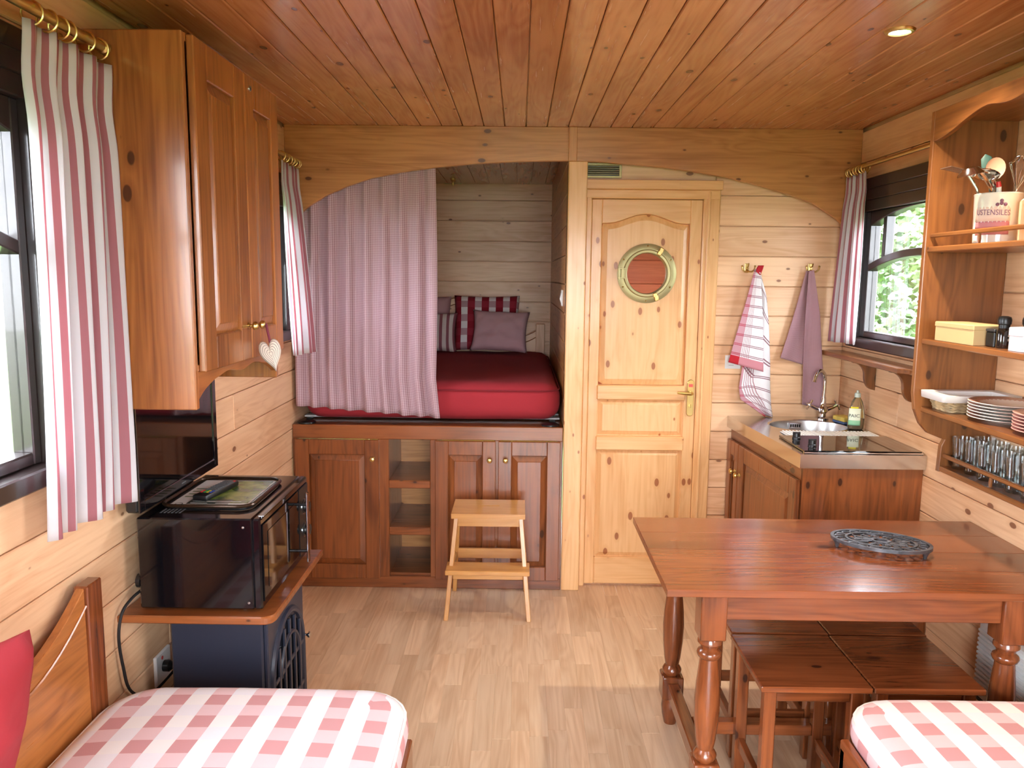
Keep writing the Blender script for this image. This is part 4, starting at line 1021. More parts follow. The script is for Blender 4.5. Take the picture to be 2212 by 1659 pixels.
hexp = lambda r: [(1.415 + r * math.cos(PI / 6 + PI / 3 * k), 2.205 + r * math.sin(PI / 6 + PI / 3 * k)) for k in range(6)]
MB().prism(hexp(.056), 'z', zs, zs + .045, .001).build('body', plain('white_card', (226, 224, 230), .5), hx); MB().prism(hexp(.058), 'z', zs + .042, zs + .066, .002).build('lid', plain('lilac_white_card', (222, 220, 232), .5), hx)
wc = thing('wire_caddy', 'black wire caddy with a wooden grip behind the white box', 'caddy', (1.48, 2.22, zs))
for x in (1.485, 1.545): MB().tube([(x, 2.30, zs + .003), (x, 2.30, zs + .06), (x - .02, 2.225, zs + .115), (x - .02, 2.19, zs + .115), (x, 2.12, zs + .06), (x, 2.12, zs + .003)], .0025, 6).build('wire_frame', M_CABLE, wc, True)
MB().tube(loop_rect(1.485, 1.545, 2.12, 2.30, .01, zs + .003), .0025, 6, True).build('wire_base', M_CABLE, wc, True)
MB().tube([(1.455, 2.225, zs + .116), (1.455, 2.18, zs + .116)], .008, 10).build('grip', M_BLKP, wc, True)
# --- plate shelf
zs = SH['plate']
bk = thing('bread_basket', 'pale wicker basket lined with white cloth on the plate shelf', 'basket', (1.47, 2.59, zs))
B0 = (1.372, 1.588, 2.530, 2.655)
box('base', M_WICK, (B0[0] + .012, B0[1] - .012, B0[2] + .01, B0[3] - .01, zs, zs + .004), bk, .001)
for k in range(6):
    f_ = k / 5; pts = []
    lp = loop_rect(B0[0] + .012 * (1 - f_), B0[1] - .012 * (1 - f_), B0[2] + .01 * (1 - f_), B0[3] - .01 * (1 - f_), .012, zs + .005 + k * .0075, 3)
    full = []
    for a, b in zip(lp, lp[1:] + lp[:1]):
        va_, vb_ = Vector(a), Vector(b); nn_ = max(1, int((vb_ - va_).length / .007))
        full += [va_ + (vb_ - va_) * i / nn_ for i in range(nn_)]
    for i, p in enumerate(full): pts.append((p.x, p.y, p.z + .0022 * math.sin(i * 1.3 + k * PI)))
    MB().tube(pts, .0045, 5, True).build('wicker_row', M_WICK, bk, True)
m = MB(); i0 = loop_rect(B0[0] - .020, B0[1] + .012, B0[2] - .015, B0[3] + .012, .014, zs + .037, 3); i1 = loop_rect(B0[0] - .022, B0[1] + .014, B0[2] - .017, B0[3] + .014, .014, zs + .058, 3); i2 = loop_rect(B0[0] + .01, B0[1] - .01, B0[2] + .01, B0[3] - .01, .014, zs + .056, 3); i3 = loop_rect(B0[0] + .02, B0[1] - .02, B0[2] + .02, B0[3] - .02, .014, zs + .012, 3)
R_ = [m._new(q) for q in (i0, i1, i2, i3)]; n_ = len(i0)
for A, B in zip(R_, R_[1:]):
    for k in range(n_): m.bm.faces.new((A[k], A[(k + 1) % n_], B[(k + 1) % n_], B[k]))
m.bm.faces.new(R_[-1]); bmesh.ops.recalc_face_normals(m.bm, faces=m.bm.faces[:])
m.build('cloth_liner', M_LINEN, bk, True, 50, solid=.003)
def plate_mat():
    n = NT('plate_glaze'); tc = n.n('ShaderNodeTexCoord'); sx = n.n('ShaderNodeSeparateXYZ'); n.l(tc.outputs['Object'], sx.inputs[0])
    r = n.math('SQRT', n.math('ADD', n.math('MULTIPLY', sx.outputs[0], sx.outputs[0]), n.math('MULTIPLY', sx.outputs[1], sx.outputs[1])))
    a = n.math('ARCTAN2', sx.outputs[1], sx.outputs[0]); sc = n.math('SINE', n.math('MULTIPLY', a, 40.0))
    inner = n.math('ADD', n.math('MULTIPLY', sc, .003), .083)
    b = n.math('MULTIPLY', n.math('GREATER_THAN', r, inner), n.math('LESS_THAN', r, .112))
    n.l(n.mix(n.math('MULTIPLY', b, .75), lin((238, 232, 224)), lin((170, 92, 70))), n.b.inputs['Base Color']); n.b.inputs['Roughness'].default_value = .12; return n.m
M_PLATE = plate_mat(); M_PLATE2 = plain('pink_rim_glaze', (226, 170, 160), .15)
def plate(k_, cx_, cy_, z, r, mat, label, group):
    q = r / .115
    o = MB().lathe([(.06 * q, 0), (.062 * q, .002), (.078 * q, .006), (.113 * q, .0125), (.115 * q, .014), (.113 * q, .0155), (.08 * q, .0095), (.062 * q, .005), (0, .005)], (cx_, cy_, z), 40).build('dinner_plate', mat, None, True, 60, label=label, cat='plate', group=group)
    return o
ord_ = ['bottom', 'second', 'third', 'fourth', 'fifth', 'topmost']
p0 = plate(0, 1.488, 2.392, zs, .115, M_PLATE, 'bottom plate of the brown-rimmed stack beside the basket', 'large brown-rimmed plates')
for k in range(1, 6): dup(p0, Vector(p0.location) + Vector((0, 0, .0092 * k)), ('topmost brown-rimmed plate of the stack beside the basket' if k == 5 else f'{ord_[k]} plate from below in the brown-rimmed stack beside the basket'))
p1 = plate(0, 1.470, 2.175, zs, .095, M_PLATE2, 'bottom plate of the pink-rimmed stack at the right edge', 'small pink-rimmed plates')
for k in range(1, 6): dup(p1, Vector(p1.location) + Vector((0, 0, .0092 * k)), ('topmost pink-rimmed plate of the stack at the right edge' if k == 5 else f'{ord_[k]} plate from below in the pink-rimmed stack at the right edge'))
# --- glasses
zs = SH['glass']
def glass(x, y):
    return MB().lathe([(.026, 0), (.028, .003), (.030, .05), (.034, .105), (.0345, .107), (.0335, .107), (.029, .055), (.0265, .012), (0, .010)], (x, y, zs), 20).build('drinking_glass', M_GLASS, None, True, 50, label='clear tumbler in the row along the bottom shelf', cat='glass', group='tumblers on the bottom shelf')
g0 = glass(1.492, 2.635)
NTH = ['first', 'second', 'third', 'fourth', 'fifth', 'sixth', 'seventh']
g0['label'] = 'clear tumbler, first in the front row from the shelf end panel'
for k in range(1, 14):
    c_, r_ = k // 2, k % 2; q = dup(g0, Vector(g0.location) + Vector((.072 * r_, -.074 * c_, 0)), f"clear tumbler, {NTH[c_]} in the {'back' if r_ else 'front'} row from the shelf end panel")

# ------------------------------------------------------------------ table
tb = thing('dining_table', 'reddish brown wooden table with turned legs against the right wall', 'table', (1.0, 2.42, 0))
TZ = .738
for k in range(4):
    y0 = 2.088 + k * .1655
    box('top_plank', cherry('x'), (.412, XR - .001, y0, y0 + .1655, TZ - .022, TZ), tb, .0012)
LX = (.557, 1.405); LY = (2.175, 2.685)
for x in LX:
    for y in LY:
        lg_ = MB().box(x - .037, x + .037, y - .037, y + .037, .565, TZ - .022, .003).box(x - .037, x + .037, y - .037, y + .037, .10, .185, .004)
        lg_.lathe([(.030, .565), (.034, .558), (.035, .548), (.026, .538), (.024, .530), (.034, .522), (.036, .514), (.032, .505), (.026, .500), (.029, .47), (.034, .42), (.037, .37), (.035, .31), (.029, .25), (.024, .222), (.029, .214), (.034, .205), (.033, .195), (.026, .184)], (x, y, 0), 20, 'z', False)
        lg_.lathe([(.026, .10), (.031, .085), (.033, .065), (.030, .035), (.022, .0)], (x, y, 0), 18)
        lg_.build('leg', cherry('z'), tb, True, 40)
for y in LY: box('apron', cherry('x'), (LX[0] + .037, LX[1] - .037, y - .025, y - .003, .625, TZ - .022), tb, .002)
for x in LX: box('apron', cherry('y'), (x - .011, x + .011, LY[0] + .037, LY[1] - .037, .625, TZ - .022), tb, .002); box('stretcher', cherry('y'), (x - .02, x + .02, LY[0] + .037, LY[1] - .037, .115, .165), tb, .004)
box('stretcher', cherry('x'), (LX[0] + .02, LX[1] - .02, 2.41, 2.45, .118, .16), tb, .004)
# trivet
tv = thing('trivet', 'oval grey cast-iron openwork trivet standing on the table', 'trivet', (1.15, 2.44, TZ))
MT = T((1.148, 2.438, TZ)) @ RZ(-24); TA, TB = .148, .098
def oval_ring(m, s0, s1, z0, z1, n=56):
    P = [[m.bm.verts.new((TA * s * math.cos(2 * PI * k / n), TB * s * math.sin(2 * PI * k / n), z)) for k in range(n)] for s, z in ((s0, z0), (s0, z1), (s1, z1), (s1, z0))]
    fs = []
    for i in range(4):
        A, B = P[i], P[(i + 1) % 4]
        for k in range(n): fs.append(m.bm.faces.new((A[k], A[(k + 1) % n], B[(k + 1) % n], B[k])))
    bmesh.ops.recalc_face_normals(m.bm, faces=fs); return m
oval_ring(MB(MT), .93, 1.0, .022, .032).build('outer_rim', M_IRON, tv); oval_ring(MB(MT), .66, .71, .023, .031).build('inner_rim', M_IRON, tv); oval_ring(MB(MT), .14, .2, .023, .031).build('centre_rim', M_IRON, tv)
m = MB(MT)
for k in range(22):
    a = 2 * PI * k / 22; cx_, cy_ = TA * .82 * math.cos(a), TB * .82 * math.sin(a)
    m.tube([(cx_ + .0135 * math.cos(b), cy_ + .011 * math.sin(b), .027) for b in [2 * PI * i / 12 for i in range(12)]], .003, 5, True)
m.build('scroll_border', M_IRON, tv)
m = MB(MT)
for k in range(12):
    a = 2 * PI * k / 12; m.tube([(TA * s * math.cos(a + .22 * math.sin(PI * (s - .2) / .46)), TB * s * math.sin(a + .22 * math.sin(PI * (s - .2) / .46)), .027) for s in [.2 + .46 * i / 6 for i in range(7)]], .0034, 5)
    cx_, cy_ = TA * .45 * math.cos(a + PI / 12), TB * .45 * math.sin(a + PI / 12)
    m.tube([(cx_ + .012 * math.cos(b), cy_ + .010 * math.sin(b), .027) for b in [2 * PI * i / 10 for i in range(10)]], .0028, 5, True)
m.build('scroll_centre', M_IRON, tv)
for a in (25, 155, 205, 335):
    a = math.radians(a); MB(MT).lathe([(.004, .001), (.007, .012), (.012, .022), (.013, .024)], (TA * .93 * math.cos(a), TB * .93 * math.sin(a), 0), 12).build('foot', M_IRON, tv, True)

# stools under the table
def stool(x0, y0):
    o = thing('square_stool', None, 'stool', (x0 + .155, y0 + .165, 0), 'square stools pushed under the table')
    box('seat', cherry('x'), (x0, x0 + .312, y0, y0 + .335, .432, .450), o, .003)
    for sx in (0, 1):
        for sy in (0, 1):
            xa = x0 + .016 + sx * .245; ya = y0 + .02 + sy * .26; box('leg', cherry('z'), (xa, xa + .035, ya, ya + .035, 0, .432), o, .003)
    for sy in (0, 1):
        ya = y0 + .028 + sy * .26; box('rail', cherry('x'), (x0 + .051, x0 + .261, ya, ya + .02, .392, .432), o, .002)
        box('stretcher', cherry('x'), (x0 + .051, x0 + .261, ya, ya + .02, .13, .165), o, .002)
    for sx in (0, 1):
        xa = x0 + .024 + sx * .245; box('rail', cherry('y'), (xa, xa + .02, y0 + .055, y0 + .28, .392, .432), o, .002); box('stretcher', cherry('y'), (xa, xa + .02, y0 + .055, y0 + .28, .09, .125), o, .002)
    return o
s0 = stool(.690, 2.103); s0['label'] = 'square stool under the table, near row beside the near left table leg'
dup(s0, s0.location + Vector((.316, 0, 0)), 'square stool under the table, near row on the wall side')
dup(s0, s0.location + Vector((.006, .345, 0)), 'square stool under the table, far row on the aisle side')
dup(s0, s0.location + Vector((.322, .345, 0)), 'square stool under the table, far row beside the white heater')
# heater
ht = thing('convector_heater', 'white slatted electric heater on the right wall under the table', 'heater', (XR - .05, 2.42, .2))
box('body', M_WPL, (XR - .075, XR - .002, 2.14, 2.522, .215, .47), ht, .006)
for k in range(14): box('grille_slat', M_WPL, (XR - .083, XR - .074, 2.15, 2.512, .24 + k * .0155, .248 + k * .0155), ht, .001)
box('dark_base', M_BLKP, (XR - .07, XR - .002, 2.15, 2.512, .20, .215), ht, .002)

# ------------------------------------------------------------------ sofas
sl = thing('bench_sofa', 'brown wooden bench with scalloped back along the left wall', 'sofa', (-.7, 1.2, 0))
box('front_rail', cherry('y'), (-.285, -.262, .25, 1.90, .20, .405), sl, .004)
for y in (.27, 1.84): box('leg', cherry('z'), (-.325, -.285, y, y + .05, 0, .37), sl, .003); box('leg', cherry('z'), (-1.09, -1.05, y, y + .05, 0, .37), sl, .003)
for y in (.27, 1.865): box('end_rail', cherry('x'), (-1.05, -.285, y, y + .025, .22, .37), sl, .002)
box('deck', cherry('y'), (-1.06, -.29, .27, 1.88, .352, .37), sl, .001)
zb_ = [];
for k in range(41):
    t = k / 40; y = 1.885 - (1.885 - .33) * t; d = min(t, 1 - t)
    z = .695 + .105 * max(0, 1 - d / .17) ** 1.7 + .10 * (.5 - .5 * math.cos(2 * PI * min(1, max(0, (t - .25) / .5)))) * (0.25 < t < .75)
    zb_.append((y, z))
MB().prism([(.33, .36), (1.885, .36)] + zb_, 'x', -1.098, -1.076, .002).build('back_panel', stain('y'), sl)
MB().tube([(-1.075, y, z - .045) for y, z in zb_], .004, 6).build('back_moulding', stain('y'), sl, True)
for y in (1.885, .26): box('back_post', cherry('z'), (-1.104, -1.068, y, y + .068, 0, .805), sl, .003)
m1 = thing('seat_mattress', 'pale red and white checked seat mattress on the left bench', 'mattress', (-.68, 1.1, .37))
rbox(MB(), (-1.065, -.272, .22, 2.03, .371, .478), .048, 44, 76, 8, .034, .003, R=.14).build('cover', M_GING, m1, True, 60)
MB().tube(loop_rect(-1.058, -.279, .227, 2.023, .135, .462), .004, 6, True).build('piping', M_LINEN, m1, True)
pillow('cushion', .50, .40, .14, T((-1.00, 1.21, .70)) @ RZ(90) @ RX(16), M_RED, 'crimson cushion leaning on the left bench back', 4.4)['category'] = 'cushion'
sr = thing('bench_sofa', 'brown wooden bench at the right in front of the table', 'sofa', (1.25, 1.3, 0))
box('front_rail', cherry('y'), (.842, .865, .35, 1.93, .20, .405), sr, .004)
for y in (.37, 1.87): box('leg', cherry('z'), (.865, .905, y, y + .05, 0, .37), sr, .003); box('leg', cherry('z'), (1.54, 1.58, y, y + .05, 0, .37), sr, .003)
for y in (.37, 1.90): box('end_rail', cherry('x'), (.842, 1.58, y, y + .025, .22, .385), sr, .002)
box('deck', cherry('y'), (.866, 1.575, .37, 1.90, .352, .37), sr, .001)
m2 = thing('seat_mattress', 'pale red and white checked seat mattress at the lower right', 'mattress', (1.2, 1.2, .37))
rbox(MB(), (.868, 1.590, .30, 2.045, .371, .462), .043, 44, 76, 8, .034, .003, R=.14).build('cover', M_GING, m2, True, 60)
MB().tube(loop_rect(.875, 1.583, .307, 2.038, .135, .448), .004, 6, True).build('piping', M_LINEN, m2, True)

# ------------------------------------------------------------------ left wall cupboard
wc_ = thing('wall_cupboard', 'orange-brown two-door wall cupboard with scalloped lower edge', 'cupboard', (-1.0, 2.47, 1.215))
XCF = -.865
for y in (2.104, 2.812): box('side_panel', stain('z'), (XL + .001, XCF, y, y + .022, 1.216, 2.192), wc_, .003)
box('top_board', stain('y'), (XL + .001, XCF, 2.126, 2.812, 2.170, 2.192), wc_, .002)
box('bottom_board', stain('y'), (XL + .001, XCF, 2.126, 2.812, 1.318, 1.336), wc_, .002)
box('back_board', stain('z'), (XL + .001, XL + .008, 2.126, 2.812, 1.33, 2.17), wc_, 0)
vz = []
for k in range(51):
    t = k / 50; y = 2.812 - (2.812 - 2.126) * t; d = abs(t - .5) * 2
    vz.append((y, 1.290 - .006 * math.cos(d * 3 * PI) - .055 * max(0, (d - .62) / .38) ** 1.5))
MB().prism([(2.126, 1.318), (2.812, 1.318)] + vz, 'x', XCF - .02, XCF - .001, .001).build('valance', stain('y'), wc_)
ML = T((XCF, 2.130, 1.316)) @ RZ(90)
cab_door(ML, .374, .872, wc_, stain, .085, .095, (.345, .105), 'door', .02)
cab_door(ML @ T((.380, 0, 0)), .330, .872, wc_, stain, .078, .095, (.034, .105), 'door', .02)
MB().tube([(XCF + .022, 2.418, 1.420), (XCF + .034, 2.418, 1.420), (XCF + .034, 2.445, 1.420)], .003, 6).build('latch', M_BRASS, wc_, True)
MB().lathe([(.009, XCF + .02), (.009, XCF + .0225), (.006, XCF + .0225), (.006, XCF + .02)], (0, 2.56, 2.15), 16, 'x').build('catch_plate', M_STEELB, wc_)
# heart
he = thing('hanging_heart', 'cream striped fabric heart hanging from the cupboard knob', 'ornament', (-.80, 2.54, 1.275))
MH = T((-.800, 2.545, 1.332)) @ RZ(18) @ RY(-14)
m = MB(MH)
def hshape(u, v, side):
    a = 2 * PI * u; r = v
    hx_ = 16 * math.sin(a) ** 3 / 17; hz_ = (13 * math.cos(a) - 5 * math.cos(2 * a) - 2 * math.cos(3 * a) - math.cos(4 * a)) / 17
    return (hx_ * r * .037, side * .014 * math.sqrt(max(0, 1 - r * r)), hz_ * r * .064 - .004)
for sd in (-1, 1): m.grid(lambda u, v, s=sd: hshape(u, v, s), 40, 8, lambda u, v: (v * .055 + .002, u * .2))
bmesh.ops.remove_doubles(m.bm, verts=m.bm.verts[:], dist=.0003); bmesh.ops.recalc_face_normals(m.bm, faces=m.bm.faces[:])
m.build('padded_heart', M_HEART, he, True, 80)
MB().tube([(-.812, 2.546, 1.424), (-.806, 2.540, 1.40), (-.800, 2.545, 1.362)], .004, 6).build('ribbon', plain('plum_ribbon', (120, 44, 64), .8), he, True)

# ------------------------------------------------------------------ microwave shelf, microwave, tv, stove
ms = thing('microwave_shelf', 'rounded brown wooden shelf board carrying the microwave', 'shelf', (-.9, 2.4, .61))
rc = [(-.685 - .035 + .035 * math.cos(a), 2.13 + .035 + .035 * math.sin(a)) for a in [-PI / 2 + PI / 2 * k / 6 for k in range(7)]]
MB().prism([(XL + .001, 2.13)] + rc + [(-.685, 2.70), (XL + .001, 2.70)], 'z', .597, .621, .004).build('board', dstain('x'), ms)
for y in (2.40, 2.6): box('bracket', dstain('z'), (XL + .001, XL + .05, y, y + .02, .50, .597), ms, .002)
mw = thing('microwave_oven', 'glossy black microwave oven on the wooden shelf', 'microwave', (-.9, 2.42, .622))
X0, X1, Y0, Y1, Z0, Z1 = -1.075, -.748, 2.162, 2.658, .630, .897
box('body', M_BLACK, (X0, X1, Y0, Y1, Z0, Z1), mw, .004)
box('front_frame', M_BLACK, (X1, X1 + .024, Y0, Y1, Z0, Z1), mw, .005)
dw_ = MB().box(X1 + .024, X1 + .028, Y0 + .012, Y1 - .125, Z0 + .02, Z1 - .02, .0015).build('door', M_SCREEN, mw)
box('door_window', plain('smoked_glass', (20, 16, 14), .05, 0, .5), (X1 + .028, X1 + .0295, Y0 + .05, Y1 - .17, Z0 + .05, Z1 - .05), dw_, .0005)
box('top_trim', M_CHROME, (X1 + .010, X1 + .0255, Y0 + .03, Y1 - .10, Z1 - .001, Z1 + .001), mw, .0004)
box('control_panel', M_BLKP, (X1 + .024, X1 + .028, Y1 - .115, Y1 - .01, Z0 + .02, Z1 - .02), mw, .001)
for z in (Z1 - .09, Z1 - .17):
    MB().lathe([(.024, X1 + .028), (.024, X1 + .031), (.019, X1 + .033), (.017, X1 + .048), (0, X1 + .05)], (0, Y1 - .06, z), 20, 'x').build('dial', M_BLKP, mw, True)
    MB().lathe([(.026, X1 + .028), (.026, X1 + .0295), (.023, X1 + .0295)], (0, Y1 - .06, z), 24, 'x', False).build('dial_ring', M_CHROME, mw, True)
hd = MB().box(X1 + .058, X1 + .066, Y1 - .150, Y1 - .132, Z0 + .012, Z1 - .018, .003).build('handle', M_CHROME, mw)
for z in (Z0 + .05, Z1 - .06): MB().tube([(X1 + .027, Y1 - .141, z), (X1 + .058, Y1 - .141, z)], .005, 8).build('handle_mount', M_BLKP, hd, True)
for x, z in ((X1 - .025, Z1 - .025), (X1 - .015, Z0 + .02)): MB().lathe([(0, Y0 - .002), (.0035, Y0 - .0015), (.004, Y0)], (x, 0, z), 10, 'y').build('screw', M_STEELB, mw, True)
for k in range(6): box('vent_slot', M_GREY, (X0 + .045 + k * .011, X0 + .050 + k * .011, Y0 + .05, Y0 + .09, Z1 - .0005, Z1 + .0006), mw, 0)
for x in (X0 + .04, X1 - .04):
    for y in (Y0 + .04, Y1 - .04): MB().lathe([(.014, .6212), (.014, Z0)], (x, y, 0), 12).build('foot', M_BLKP, mw)
MB().lathe([(.016, X0 - .014), (.02, X0 - .012), (.02, X0)], (0, Y0 + .02, Z0 + .075), 14, 'x').build('rear_spacer', M_BLKP, mw, True)
ca_ = [(X0 - .006, Y0 + .03, .675), (X0 - .02, Y0 - .005, .662), (X0 - .03, Y0 - .04, .640), (X0 - .034, Y0 - .058, .60), (X0 - .036, Y0 - .06, .55), (X0 - .034, Y0 - .05, .48), (X0 - .03, Y0 - .03, .40), (X0 - .03, Y0 + .05, .33), (X0 - .03, Y0 + .12, .31), (XL + .05, Y0 + .205, .34), (XL + .032, Y0 + .215, .345)]
def smooth_path(P, n=5):
    P = [Vector(p) for p in P]; out = []
    for i in range(len(P) - 1):
        p0, p1, p2, p3 = P[max(i - 1, 0)], P[i], P[i + 1], P[min(i + 2, len(P) - 1)]
        for k in range(n):
            t = k / n; out.append(.5 * ((2 * p1) + (p2 - p0) * t + (2 * p0 - 5 * p1 + 4 * p2 - p3) * t * t + (3 * p1 - p0 - 3 * p2 + p3) * t ** 3))
    return out + [P[-1]]
cb = thing('power_cable', 'black power cable looping down from the microwave to the socket', 'cable', (X0 - .03, Y0, .3))
MB().tube(smooth_path(ca_), .0042, 8).build('cord', M_CABLE, cb, True)
MB().lathe([(.018, XL + .012), (.018, XL + .03), (.01, XL + .04)], (0, Y0 + .215, .345), 16, 'x').build('plug', M_BLKP, cb, True)
so = thing('wall_socket', 'white wall socket with red mark beside the dark stove', 'socket', (XL, 2.36, .34))
box('plate', M_WPL, (XL + .001, XL + .012, 2.325, 2.425, .295, .395), so, .003)
MB().lathe([(.006, XL + .012), (.006, XL + .0135)], (0, 2.365, .378), 12, 'x').build('red_mark', plain('red_mark', (206, 60, 60), .4), so)
tvs = thing('flat_television', 'black flat-screen television standing behind the microwave', 'television', (-1.07, 2.44, .91))
box('casing', M_BLKP, (-1.098, -1.062, 2.15, 2.728, .912, 1.262), tvs, .006)
for r in ((2.15, 2.178, .912, 1.262), (2.70, 2.728, .912, 1.262), (2.178, 2.70, .912, .942), (2.178, 2.70, 1.24, 1.262)): box('bezel', M_BLACK, (-1.062, -1.054, *r), tvs, .002)
box('screen', M_SCREEN, (-1.062, -1.058, 2.178, 2.70, .942, 1.24), tvs, 0)
box('wall_mount', M_BLKP, (XL + .001, -1.098, 2.38, 2.50, 1.02, 1.16), tvs, .002)
box('stand_foot', M_BLKP, (-1.115, -1.055, 2.34, 2.54, .8985, .905), tvs, .002); box('stand_neck', M_BLKP, (-1.092, -1.072, 2.41, 2.47, .905, .914), tvs, 0)
box('maker_mark', M_GREY, (-1.0542, -1.0535, 2.425, 2.455, .925, .929), tvs, 0)
# tray, leaflet, remote
tr = thing('serving_tray', 'dark metal serving tray on top of the microwave', 'tray', (-.93, 2.45, Z1))
ty0, ty1, tx0, tx1 = 2.255, 2.575, -1.045, -.785
zt = Z1 + .0012
MB().prism([(p[0], p[1]) for p in loop_rect(tx0, tx1, ty0, ty1, .04, 0)], 'z', zt, zt + .003).build('base', M_BLKP, tr)
MB().tube(loop_rect(tx0 - .004, tx1 + .004, ty0 - .004, ty1 + .004, .042, zt + .008), .0055, 8, True).build('rim', plain('dark_bronze', (64, 44, 30), .25, .6), tr, True)
lf = thing('leaflet', 'green and white printed leaflet lying on the tray', 'leaflet', (-.91, 2.42, zt + .003))
zl = zt + .0032
box('page', M_RUB, (-1.03, -.80, 2.268, 2.562, zl, zl + .001), lf, 0)
def green_mat():
    n = NT('green_leaf_photo'); tc = n.n('ShaderNodeTexCoord'); t = n.n('ShaderNodeTexNoise'); t.inputs['Scale'].default_value = 14; t.inputs['Detail'].default_value = 4
    n.l(tc.outputs['Object'], t.inputs['Vector']); n.l(n.mix(n.step(t.outputs[0], .35, .65), lin((62, 84, 34)), lin((146, 160, 76))), n.b.inputs['Base Color']); n.b.inputs['Roughness'].default_value = .25; return n.m
box('photo_panel', green_mat(), (-.965, -.806, 2.30, 2.556, zl + .001, zl + .0014), lf, 0)
box('photo_panel', plain('dark_green_print', (34, 44, 26), .3), (-.985, -.86, 2.285, 2.335, zl + .0014, zl + .0017), lf, 0)
for k, (xa, ln) in enumerate(((-.975, .05), (-.975, .08), (-.90, .05), (-.90, .07))): box('printed_line', M_RUB, (xa, xa + ln, 2.292 + (k % 2) * .02, 2.297 + (k % 2) * .02, zl + .0017, zl + .0019), lf, 0)
for k in range(4): box('printed_line', plain('grey_green_print', (120, 140, 110), .6), (-1.02, -.975, 2.36 + k * .03, 2.37 + k * .03, zl + .001, zl + .0013), lf, 0)
MB().lathe([(.012, zl + .0012), (.012, zl + .0014), (.009, zl + .0014), (.009, zl + .0012)], (-1.005, 2.285, 0), 20, 'z', False).build('printed_emblem', M_GREY, lf)
rm = thing('remote_control', 'black television remote control lying on the leaflet', 'remote', (-.93, 2.40, zl))
MR = T((-.938, 2.405, zl + .002)) @ RZ(-10)
MB(MR).box(-.023, .023, -.095, .095, 0, .018, .004, 2).build('case', M_BLKP, rm, True)
for i in range(4):
    for j in range(11):
        colr = (M_GREY if j > 1 else (plain('red_button', (200, 40, 40), .5), plain('green_button', (50, 150, 60), .5), plain('yellow_button', (220, 190, 40), .5), plain('blue_button', (50, 80, 190), .5))[i]) if not (j == 10 and i == 3) else plain('red_button', (200, 40, 40), .5)
        MB(MR).box(-.018 + i * .0097, -.0115 + i * .0097, -.06 + j * .0138, -.053 + j * .0138, .0178, .0195).build('button', colr, rm)
# stove-shaped heater
st = thing('stove_heater', 'dark blue-grey stove-style heater with arched door under the shelf', 'heater', (-.87, 2.4, 0))
sx0, sx1, sy0, sy1 = -1.018, -.745, 2.215, 2.60
box('body', M_STOVE, (sx0, sx1, sy0, sy1, .03, .585), st, .006)
box('plinth', M_STOVE, (sx0 - .01, sx1 + .02, sy0 - .01, sy1 + .01, 0, .03), st, .004)
box('top_plate', M_STOVE, (sx0 - .008, sx1 + .02, sy0 - .012, sy1 + .012, .565, .590), st, .005)
syc = (sy0 + sy1) / 2
fp = MB().box(sx1, sx1 + .014, sy0 + .004, sy1 - .004, .035, .56, .004).build('front_plate', M_STOVE, st)
arc = [(sx1 + .014, syc + .165 * math.cos(a), .345 + .17 * math.sin(a)) for a in [PI * k / 20 for k in range(21)]]
MB().tube([(sx1 + .016, syc + .165, .08)] + arc + [(sx1 + .016, syc - .165, .08), (sx1 + .016, syc + .165, .08)], .012, 8).build('arched_door_frame', M_STOVE, fp, True)
MB().prism([(p[1] * .88 + syc * .12, .345 + (p[2] - .345) * .88) for p in arc] + [(syc - .145, .095), (syc + .145, .095)], 'x', sx1 + .014, sx1 + .017).build('door_glass', M_SCREEN, fp)
for k in (-2, -1, 0, 1, 2):
    zt_ = .345 + math.sqrt(max(0, .15 ** 2 - (k * .055) ** 2)); box('door_bar', M_STOVE, (sx1 + .017, sx1 + .026, syc + k * .055 - .007, syc + k * .055 + .007, .09, zt_), fp, .002)
for z in (.20, .345): box('door_bar', M_STOVE, (sx1 + .017, sx1 + .024, syc - .15, syc + .15, z, z + .014), fp, .002)
MB().tube([(sx1 + .022, syc + .10 * math.cos(a), .345 + .10 * math.sin(a)) for a in [PI * k / 14 for k in range(15)]], .007, 6).build('door_bar', M_STOVE, fp, True)
MB().tube([(sx1 + .012, sy1 - .02, .36), (sx1 + .034, sy1 - .02, .36)], .004, 8).lathe([(.006, sx1 + .030), (.011, sx1 + .036), (.011, sx1 + .040), (.005, sx1 + .042)], (0, sy1 - .02, .36), 14, 'x').build('knob', M_CHROME, st, True, label='small chrome knob')

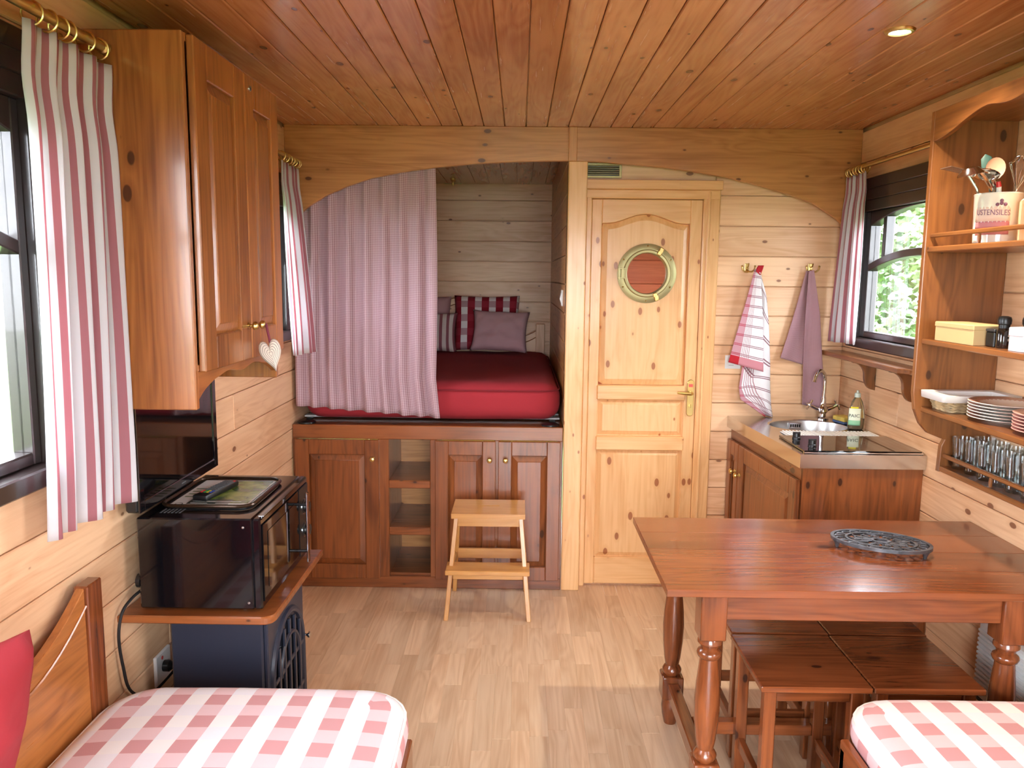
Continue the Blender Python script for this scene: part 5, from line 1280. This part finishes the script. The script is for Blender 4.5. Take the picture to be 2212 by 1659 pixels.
# ------------------------------------------------------------------ ceiling spotlight
lp = thing('ceiling_spotlight', 'lit recessed ceiling spotlight with brass ring', 'lamp', (1.070, 2.385, ZC))
MB().lathe([(.028, ZC - .004), (.030, ZC - .008), (.038, ZC - .006), (.042, ZC - .001), (.042, ZC)], (1.070, 2.385, 0), 28, 'z', False).build('ring', M_BRASS, lp, True)
MB().lathe([(0, ZC - .005), (.022, ZC - .005), (.029, ZC - .003), (.029, ZC - .0005)], (1.070, 2.385, 0), 24).build('bulb', plain('warm_lamp_glow', (255, 248, 228), .3, emit=22), lp, True)
ld = bpy.data.lights.new('spot_lamp_light', 'SPOT'); ld.energy = 7; ld.color = (1, .86, .66); ld.spot_size = math.radians(130); ld.spot_blend = .8; ld.shadow_soft_size = .03
lo_ = bpy.data.objects.new('spot_lamp_light', ld); COL.objects.link(lo_); lo_.parent = lp; lo_.location = (0, 0, -.012)

# ------------------------------------------------------------------ outdoors
gr = MB().box(-40, 40, -30, 45, -1.0, -.9).build('ground', M_GRASS, kind='structure')
def tree(x, y, h, r, label, seed, n=2600, low=.15):
    rnd = random.Random(seed)
    o = thing('leafy_tree', label, 'tree', (x, y, -.9), 'trees outside the windows')
    MB().tube([(x, y, -.9), (x + .1, y, h * .4 - .9), (x, y + .1, h * .75 - .9)], [.14, .10, .04], 8).build('trunk', M_BARK, o, True)
    m = MB()
    for k in range(n):
        while True:
            p = Vector((rnd.uniform(-1, 1), rnd.uniform(-1, 1), rnd.uniform(-1, 1)))
            if .45 < p.length < 1 and mnoise.noise(p * 2.2 + Vector((seed, 0, 0))) > -.25: break
        c = Vector((x + p.x * r, y + p.y * r, -.9 + h * (low + 1) / 2 + p.z * h * (1 - low) / 2))
        d = Vector((rnd.uniform(-1, 1), rnd.uniform(-1, 1), rnd.uniform(-.6, .6))).normalized(); e = d.cross(Vector((rnd.uniform(-1, 1), rnd.uniform(-1, 1), rnd.uniform(-1, 1)))).normalized()
        s = rnd.uniform(.07, .15) * (1 + .15 * h / 4)
        v = m._new([c, c + d * s * .5 + e * s * .3, c + d * s, c + d * s * .5 - e * s * .3]); m.bm.faces.new(v)
    cr = m.build('foliage', M_LEAF, o); cr['kind'] = 'stuff'
tree(4.6, 9.0, 3.6, 1.7, 'dense green shrub seen low through the sink window', 1, n=6500, low=.02)
tree(6.9, 12.5, 6.5, 2.6, 'taller light green tree behind the shrub outside the sink window', 2, low=.1)
tree(-9.0, 2.0, 4.2, 2.0, 'green tree outside the left windows', 3, low=.05)
tree(5.0, 1.0, 4.0, 1.8, 'green tree outside the added right window beside the camera', 4, low=.05)
